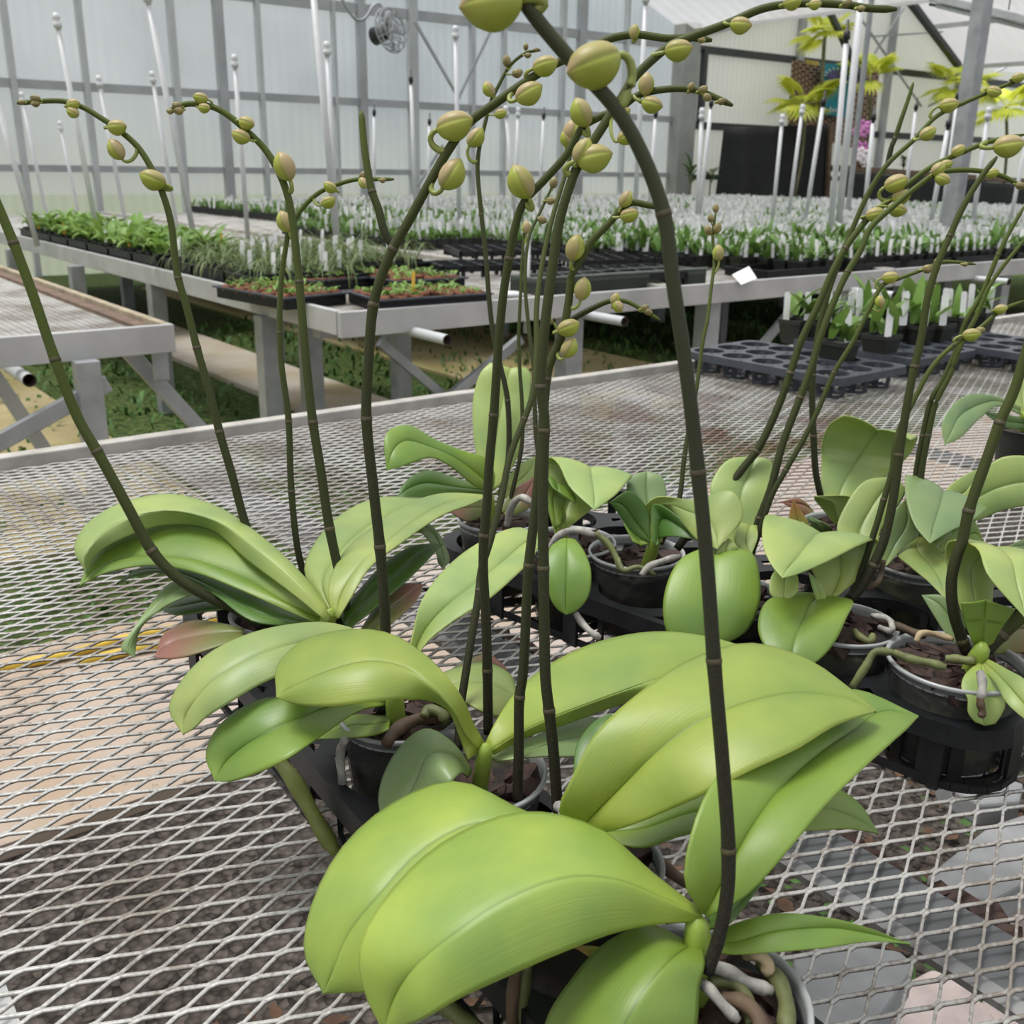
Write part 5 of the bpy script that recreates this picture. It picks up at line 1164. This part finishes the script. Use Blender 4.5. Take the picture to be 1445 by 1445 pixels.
# roof purlins running along the hall
for (u, z) in ((8.5, roof_z(8.5)), (12, roof_z(12)), (16, roof_z(16)), (19, roof_z(19)), ((gl[2][0]+gl[3][0])/2, (gl[2][1]+gl[3][1])/2), (gl[3][0], gl[3][1])):
    trim(W(u, -8, z-.06), W(u, WALL_V, z-.06), .06, .09, 'frame_paint')
for v in (11, 8, 5):
    trim(W(gl[2][0], v, gl[2][1]-.08), W(gl[3][0], v, gl[3][1]-.08), .07, .1, 'frame_paint', up=W(0, 1))
# posts
g = P(1341, 320, 8.2); po = empty('roof_post', Vector((g.x, g.y, 0)), 'tall square grey steel post rising from the seedlings on the right', 'post')
bev(MB().bar(Vector((g.x, g.y, 0)), Vector((g.x, g.y, 5.2)), .115, .115, W(0, 1)).build('post_shaft', 'galvanised_steel', po, smooth=False), .01)
bev(MB().box(Vector((g.x, g.y, 0))-W(.15, .15), W(.3, 0), W(0, .3), (0, 0, .02)).build('base_plate', 'galvanised_steel', po, smooth=False), .003)
g = P(1199, 275, 11); po = empty('roof_post', Vector((g.x, g.y, 0)), 'slim grey steel post behind the thick white pipe', 'post')
bev(MB().bar(Vector((g.x, g.y, 0)), Vector((g.x, g.y, 4.6)), .045, .045, W(0, 1)).build('post_shaft', 'galvanised_steel', po, smooth=False), .008)
# ------------------------------------------------------------------ sprinkler stakes
def stake(xb, yb, xt, yt, d, r, kind, label, group):
    b = P(xb, yb, d); rr = ray(xt, yt); t = EYE + rr*(b.y/rr.y); dr = (t-b).normalized()
    b0 = b - dr*((b.z-BT)/dr.z) if b.z > BT else b
    e = empty('sprinkler_stake', b0, label, 'stake', group)
    MB().tube([b0, b0.lerp(t, .5), t], [r, r, r*.95], 10).build('pipe', 'pvc_white', e)
    if kind == 'knob':
        MB().tube([t, t+dr*r*1, t+dr*r*1.2, t+dr*r*3.0, t+dr*r*3.2, t+dr*r*4.2, t+dr*r*6], [r*.9, r*.9, r*1.5, r*1.5, r*.8, r*1.5, r*.9], 10).build('sprinkler_head', 'pvc_white', e)
    elif kind == 'nozzle':
        MB().tube([t, t+dr*r*1.2, t+dr*r*1.4, t+dr*r*4, t+dr*r*4.2, t+dr*r*7.5], [r*.7, r*.7, r*1.25, r*1.15, r*.5, r*.45], 10).build('nozzle', 'nozzle_black', e)
LG = 'white stakes on the left side'; CG = 'white stakes in the middle'; RG = 'white stakes on the right side'
ll = 'slim white leaning sprinkler stake on the left, with a white knob on top'
for s in ((37, 290, -10, 125, 7.0, .019, 'leftmost white stake, leaning out at the left edge above the broad seedlings'), (61, 282, 33, 147, 9, .016, None), (130, 290, 83, 44, 7.0, .018, 'tall white stake with a knob crossing behind the tip of the leftmost spike'), (108, 288, 87, 186, 10, .016, None), (173, 293, 142, 126, 8.5, .017, None), (247, 303, 217, 120, 8.5, .017, None), (268, 304, 210, 8, 7.0, .019, 'tallest leaning white stake at the left, its knob touching the top edge'), (348, 312, 332, 99, 8.0, .018, None)):
    stake(*s[:6], 'knob', s[6] or ll, LG if not s[6] else None)
cl = 'short white sprinkler stake in the middle, far back before the glazing'
for s in ((475, 335, 441, -20, 6.5, .021, 'knob', 'thick white stake running out of the top edge beside the twin stake'), (476, 332, 462, 82, 7.2, .017, 'knob', 'white stake close beside the thick one, left of the forked stem'), (648, 300, 643, 58, 8.2, .018, 'knob', 'tall white stake with a knob in front of the crossed tie rods'), (586, 280, 580, 120, 9.5, .017, 'nozzle', 'white stake with a black nozzle just left of the forked spike buds'), (604, 275, 606, 178, 11, .017, 'nozzle', None), (528, 272, 528, 165, 11, .017, 'nozzle', None), (725, 280, 715, 167, 9.5, .018, 'knob', None), (727, 272, 731, 167, 10.5, .017, 'knob', None), (762, 272, 767, 170, 10.5, .017, 'nozzle', None), (897, 278, 911, 8, 8.0, .019, 'knob', 'tall white stake with stacked knobs behind the two big buds'), (917, 278, 925, 168, 10, .018, 'nozzle', None), (742, 470, 745, 340, 4.9, .014, 'knob', 'thin white stake among the dark stems in front of the grid trays')):
    stake(*s[:7], s[7] or cl, None if s[7] else CG)
rl = 'white sprinkler stake on the right, before the cream wall'
for s in ((985, 280, 990, 172, 9.5, .02, 'knob', None), (989, 282, 1003, 154, 9, .017, 'nozzle', None), (1093, 280, 1103, 178, 9.5, .017, 'knob', 'left one of three white stakes before the black curtain'), (1116, 280, 1131, 164, 9.5, .017, 'knob', 'middle one of three white stakes before the black curtain'), (1141, 281, 1161, 152, 9, .018, 'nozzle', 'right one of three white stakes before the black curtain, with a black nozzle'), (1171, 340, 1194, 62, 7.4, .020, 'nozzle', 'tall white stake with a black nozzle in front of the teal banner'), (1186, 290, 1217, -20, 8.2, .028, 'none', 'thick white pipe running up out of the picture right of the teal banner'), (1222, 278, 1232, 174, 9.5, .02, 'nozzle', None), (1277, 280, 1292, 158, 9.5, .016, 'nozzle', None), (1318, 288, 1337, 184, 9, .02, 'nozzle', None), (1332, 292, 1351, 146, 8.6, .02, 'nozzle', None), (1376, 290, 1393, 172, 9, .02, 'knob', None), (1430, 290, 1447, 205, 9, .017, 'knob', None)):
    stake(*s[:7], s[7] or rl, None if s[7] else RG)
# ------------------------------------------------------------------ circulation fan on the glazing
fc = WP(545, 45, 12.6); fd = depth(fc); fn = empty('circulation_fan', fc, 'circulation fan with dark motor and wire cage hanging in front of the glazing', 'fan')
fx = (RT*.80 - FW*.6).normalized(); fu = UP; fs_ = fx.cross(fu)
R_ = 30*fd/F
MB().tube([fc-fx*R_*.8, fc-fx*R_*.75, fc-fx*R_*.1, fc-fx*R_*.05], [R_*.16, R_*.42, R_*.34, R_*.1], 16).build('motor', 'nozzle_black', fn)
m = MB()
for k, (o, q) in enumerate(((-.1, .55), (.1, .85), (.25, 1.0), (.45, .95), (.55, .7), (.58, .4))):
    pts = [fc+fx*R_*o+(fu*math.cos(a)+fs_*math.sin(a))*R_*q for a in [2*math.pi*j/28 for j in range(29)]]; m.tube(pts, .008, 5, False)
for j in range(14):
    a = 2*math.pi*j/14; dv = fu*math.cos(a)+fs_*math.sin(a)
    m.tube([fc+fx*R_*o+dv*R_*q for o, q in ((-.1, .3), (.1, .85), (.25, 1.0), (.45, .95), (.58, .4), (.6, .05))], .006, 5, False)
m.build('wire_cage', 'frame_paint', fn); m = MB()
for j in range(4):
    a = math.pi*j/2+.4; dv = fu*math.cos(a)+fs_*math.sin(a); dw = dv.cross(fx)
    m.add([fc+fx*R_*.2+dv*R_*.1-dw*R_*.1, fc+fx*R_*.3+dv*R_*.1+dw*R_*.1, fc+fx*R_*.35+dv*R_*.85+dw*R_*.3, fc+fx*R_*.15+dv*R_*.85-dw*R_*.15], [(0, 1, 2, 3)])
b_ = m.build('fan_blade', 'frame_paint', fn); sm = b_.modifiers.new('s', 'SOLIDIFY'); sm.thickness = .004
MB().tube(crom([WP(478, -12, 12.6), WP(490, 12, 12.6), WP(503, 28, 12.6), WP(515, 26, 12.6), WP(527, 8, 12.6), WP(535, 5, 12.6), WP(541, 14, 12.6), fc], 20), .02, 8).build('hanging_bracket', 'frame_paint', fn)
# ------------------------------------------------------------------ display corner by the cream wall
def cloth(name, pix, v, mat, label, cat, waves=5, amp=.05):
    a, b, c, d = [WP(x, y, v) for x, y in pix]; m = MB(); NU, NV = 40, 8; vs = []
    for j in range(NV+1):
        for i in range(NU+1):
            s, t = i/NU, j/NV; p = a.lerp(b, s).lerp(d.lerp(c, s), t)
            vs.append(p + W(0, 1)*amp*math.sin(s*waves*6.28+t*1.5)*(.3+t))
    m.add(vs, [(j*(NU+1)+i, j*(NU+1)+i+1, (j+1)*(NU+1)+i+1, (j+1)*(NU+1)+i) for j in range(NV) for i in range(NU)])
    o = m.build(name, mat); s = o.modifiers.new('s', 'SOLIDIFY'); s.thickness = .006; return tag(o, label, cat)
cloth('black_curtain', [(1021, 179), (1174, 176), (1166, 300), (1011, 300)], 13.0, 'shade_cloth', 'black shade cloth hung like a curtain before the cream wall', 'curtain', 4, .06)
cloth('black_skirt', [(1192, 243), (1470, 262), (1465, 320), (1188, 310)], 12.6, 'shade_cloth', 'long black cloth skirt under the brown display plank on the right', 'cloth', 6, .04)
a, b = WP(1190, 241, 12.6), WP(1470, 260, 12.6); bev(MB().box(a, b-a, W(0, 1)*.5, Vector((0, 0, .10))).build('x', 'plank_brown', None, smooth=False), .005)
o = bpy.data.objects['x']; o.name = 'display_plank'; tag(o, 'brown wooden plank on top of the black cloth skirt', 'plank')
a, b = WP(1172, 178, 12.9), WP(1166, 300, 12.9); tag(sharp(MB().bar(a, b, .09, .06, W(0, 1)).build('wooden_post', 'plank_brown')), 'narrow brown wooden post at the right edge of the black curtain', 'post')
pz = [WP(1118, 84, 13.6), WP(1240, 100, 13.6), WP(1230, 216, 13.6), WP(1112, 185, 13.6)]
o = uvquad('woven_screen', 'woven_lattice', pz, [(0, 1), (1, 1), (1, 0), (0, 0)], .03); tag(o, 'brown woven lattice screen hanging on the cream wall behind the palms', 'screen')
pz = [WP(1157, 88, 13.4), WP(1206, 93, 13.4), WP(1200, 167, 13.4), WP(1166, 162, 13.4)]
bn = empty('banner', pz[0], 'teal banner with a purple flower printed on it, beside the thick white pipe', 'banner')
def flat(name, pts, mat, parent, th=.01):
    n_ = (pts[1]-pts[0]).cross(pts[-1]-pts[0]).normalized()*th; k = len(pts)
    return sharp(MB().add(pts+[p+n_ for p in pts], [tuple(range(k)), tuple(range(2*k-1, k-1, -1))]+[(i, k+i, k+(i+1) % k, (i+1) % k) for i in range(k)]).build(name, mat, parent))
flat('banner_cloth', pz, 'teal_cloth', bn)
fcn = [WP(1182+ (13+3*(k % 2))*math.cos(6.283*k/22), 108+(8+2.5*(k % 2))*math.sin(6.283*k/22), 13.36) for k in range(22)]
flat('flower_print', fcn, 'purple_print', bn)
for k in range(9): a_ = 3.3+k*.36; flat('petal_print', [WP(1182+13*math.cos(a_), 108+8*math.sin(a_), 13.35), WP(1182+19*math.cos(a_-.05), 108+13*math.sin(a_-.05), 13.35), WP(1182+19*math.cos(a_+.08), 108+13*math.sin(a_+.08), 13.35)], 'banner_white', bn)
for k, (x, h) in enumerate(((1171, 7), (1175, 5), (1179, 5), (1183, 6), (1187, 5))): flat('lettering', [WP(x, 158-h, 13.36), WP(x+1.8, 158-h, 13.36), WP(x+1.8, 158, 13.36), WP(x, 158, 13.36)], 'banner_white', bn)
flat('yellow_print', [WP(1136, 84, 13.4), WP(1156, 87, 13.4), WP(1156, 93, 13.4), WP(1140, 91, 13.4)], 'yellow_mat', bn)
def palm(center, v, rpx, trunk_to, nf, label, seed, lean=(0, 0)):
    r = random.Random(seed); c = WP(*center, v); base = WP(*trunk_to, v); base = Vector((base.x, base.y, .9)); d = depth(c); R_ = rpx*d/F
    e = empty('palm', base, label, 'palm')
    MB().tube(crom([base, base.lerp(c, .5)+Vector((.05, 0, 0)), c], 8), [.035]*8, 8).build('trunk', 'palm_trunk', e)
    for k in range(nf):
        a = 6.283*k/nf+r.uniform(-.3, .3); el = r.uniform(-.5, .9); dr = Vector((math.cos(a)*math.cos(el), math.sin(a)*math.cos(el), math.sin(el)))
        p = c + dr*R_*r.uniform(.35, .65); sd = dr.cross(Vector((0, 0, 1))).normalized(); up = sd.cross(dr); m = MB()
        m.tube([c, c.lerp(p, .6)+Vector((0, 0, .03)), p], .008, 5)
        for j in range(21):
            b = -2.3+4.6*j/20; dd = (dr*math.cos(b)+sd*math.sin(b)).normalized(); ln = R_*.62*(.75+.25*math.cos(b)); w = ln*.085; n_ = dd.cross(up).normalized()*w
            q1 = p+dd*ln*.5-Vector((0, 0, ln*.04)); q2 = p+dd*ln-Vector((0, 0, ln*.28))
            m.add([p, q1-n_, q2, q1+n_, q1+up*w*.5], [(0, 1, 4), (1, 2, 4), (2, 3, 4), (3, 0, 4)])
        m.build('frond', 'palm_leaf', e, smooth=False)
palm((1164, 44), 12.8, 45, (1146, 235), 13, 'bright yellow-green fan palm reaching the top edge above the teal banner', 1)
palm((1136, 145), 12.9, 58, (1125, 235), 14, 'broad yellow-green palm spreading left in front of the woven screen', 2)
palm((1228, 104), 12.9, 46, (1225, 235), 11, 'yellow-green palm right of the thick white pipe', 3)
palm((1352, 118), 13.2, 52, (1345, 240), 13, 'yellow-green palm left of the tall grey post', 4)
palm((1420, 150), 13.0, 54, (1420, 245), 13, 'duller green palm behind and right of the tall grey post', 5)
def blossom(parent, p, s, mat, rnd):
    m = MB()
    n_ = -FW
    for k in range(5):
        a = 6.283*k/5+rnd.uniform(-.2, .2); d = RT*math.cos(a)+UP*math.sin(a); t = RT*-math.sin(a)+UP*math.cos(a)
        m.add([p, p+d*s*.5+t*s*.42+n_*s*.15, p+d*s+n_*s*.05, p+d*s*.5-t*s*.42+n_*s*.15], [(0, 1, 2, 3)])
    o = m.build('blossom', mat, parent); x = o.modifiers.new('s', 'SOLIDIFY'); x.thickness = .004
for nm, (bx, by), cl_, sds in (('flowering orchid with mauve pink blossoms on the display plank, right of the thick white pipe', (1219, 232), ((1217, 176), (1212, 182), (1224, 181), (1219, 188), (1209, 187), (1228, 177)), 1), ('orchid with magenta and pale pink blossoms, lower beside the thick white pipe', (1212, 234), ((1212, 206), (1208, 212), (1219, 207), (1216, 215), (1222, 218), (1213, 222), (1218, 226)), 2)):
    r = random.Random(sds); v = 12.7 if sds == 1 else 12.62; b0 = WP(bx, by, v); e = empty('flowering_orchid', b0, nm, 'orchid')
    MB().tube(crom([b0, WP(bx-4, by-25, v), WP(*cl_[0], v)], 8), .008, 6).build('stem', 'spike_green', e)
    m = MB()
    for k in range(6): blade(m, tuple(b0), 6.28*k/6, .9, .22, .06, .6, 4)
    m.build('foliage', 'dark_foliage', e); square = MB().lathe([(.001, 0), (.05, 0), (.07, .1), (.06, .1), (.001, .09)], b0-Vector((0, 0, .02)), 14).build('pot', 'terracotta', e)
    for k, (x, y) in enumerate(cl_): blossom(e, WP(x, y, v-.05*k), 8.5*depth(b0)/F, 'petal_pink' if (sds == 1 or k < 3) else 'petal_white', r)
for (x, y), v, h, lab_ in (((974, 262), 12.5, .55, 'dark leafy plant at the foot of the concrete column'), ((1002, 262), 12.4, .45, 'dark leafy plant left of the black curtain'), ((1275, 238), 12.7, .35, 'low leafy plant on the brown display plank')):
    b0 = WP(x, y, v); b0 = Vector((b0.x, b0.y, b0.z)); e = empty('leafy_plant', b0, lab_, 'plant'); m = MB(); r = random.Random(x)
    for k in range(16): blade(m, (b0.x, b0.y, b0.z+r.uniform(0, h*.5)), r.uniform(0, 6.28), r.uniform(.2, .9), h*r.uniform(.4, .7), .05, .5, 4)
    m.build('foliage', 'dark_foliage', e); MB().tube([Vector((b0.x, b0.y, .85)), b0+Vector((0, 0, h*.5))], .012, 6).build('stem', 'palm_trunk', e)
# lamp under the roof
a, b = P(1318, -4, 9.0), P(1460, 30, 8.3); lm = empty('ceiling_light', (a+b)/2, 'grey fluorescent light fitting under the roof at the top right', 'lamp')
d_ = (b-a); bev(MB().bar(a, b, .13, .07).build('housing', 'fluorescent_case', lm, smooth=False), .01)
o = MB().tube([a+d_*.04-Vector((0, 0, .06)), b-d_*.04-Vector((0, 0, .06))], .018, 10).build('tube', 'pvc_white', lm)
for t in (.25, .75): MB().tube([a+d_*t, a+d_*t+Vector((0, 0, 1.6))], .006, 6).build('hanger', 'dark_steel', lm)
tag(MB().tube([P(1312, 6, 9.2), P(1400, 20, 8.8), P(1470, 33, 8.5)], .015, 8).build('conduit', 'dark_steel'), 'thin dark conduit running beside the light fitting at the top right', 'conduit')
# ------------------------------------------------------------------ sky, sun, camera
wd = bpy.data.worlds.new('World'); SC.world = wd; wd.use_nodes = True
n = wd.node_tree.nodes; l = wd.node_tree.links; bg = n['Background']
tc = n.new('ShaderNodeTexCoord'); nz = n.new('ShaderNodeTexNoise'); nz.inputs['Scale'].default_value = 2.6; nz.inputs['Detail'].default_value = 5
mp = n.new('ShaderNodeMapping'); mp.inputs['Scale'].default_value = (1, 1, 2.2); l.new(tc.outputs['Generated'], mp.inputs['Vector']); l.new(mp.outputs[0], nz.inputs['Vector'])
rp_ = n.new('ShaderNodeValToRGB'); e = rp_.color_ramp.elements; e[0].position = .38; e[0].color = (.55, .62, .72, 1); e[1].position = .62; e[1].color = (1.0, 1.0, 1.0, 1)
l.new(nz.outputs['Fac'], rp_.inputs['Fac']); 
# overcast dome: three times brighter overhead than at the horizon, dark below it
sp = n.new('ShaderNodeSeparateXYZ'); l.new(tc.outputs['Generated'], sp.inputs[0])
gr_ = n.new('ShaderNodeMapRange'); gr_.inputs['From Min'].default_value = 0.0; gr_.inputs['From Max'].default_value = 1.0; gr_.inputs['To Min'].default_value = .36; gr_.inputs['To Max'].default_value = 1.15
l.new(sp.outputs['Z'], gr_.inputs['Value'])
mm = n.new('ShaderNodeMix'); mm.data_type = 'RGBA'; mm.blend_type = 'MULTIPLY'; mm.inputs[0].default_value = 1
l.new(rp_.outputs['Color'], mm.inputs[6]); l.new(gr_.outputs['Result'], mm.inputs[7]); l.new(mm.outputs[2], bg.inputs['Color']); bg.inputs['Strength'].default_value = 1.85
sl = bpy.data.lights.new('sun_through_cloud', 'SUN'); sl.energy = 8.2; sl.angle = math.radians(22); sl.color = (1, .98, .94)
so = bpy.data.objects.new('sun_through_cloud', sl); C.objects.link(so)
sd = -(UP*0 + Vector((-.35, .05, 1))).normalized(); so.rotation_euler = sd.to_track_quat('-Z', 'Y').to_euler()
cam = bpy.data.cameras.new('camera'); co = bpy.data.objects.new('camera', cam); C.objects.link(co); SC.camera = co
cam.sensor_fit = 'HORIZONTAL'; cam.sensor_width = 36; cam.lens = 36*F/1445; cam.clip_start = .05; cam.clip_end = 200
M_ = Matrix((RT, UP, -FW)).transposed().to_4x4(); M_.translation = EYE; co.matrix_world = M_
cam.dof.use_dof = True; cam.dof.focus_distance = .85; cam.dof.aperture_fstop = 16
vs = SC.view_settings; vs.view_transform = 'Standard'; vs.look = 'None'; vs.gamma = 1; vs.use_curve_mapping = False; vs.exposure = -0.08
cy = SC.cycles; cy.use_denoising = True; cy.max_bounces = 8; cy.diffuse_bounces = 3; cy.transparent_max_bounces = 16; cy.transmission_bounces = 6; cy.caustics_reflective = False; cy.caustics_refractive = False
try: cy.use_adaptive_sampling = True; cy.adaptive_threshold = .02
except Exception: pass
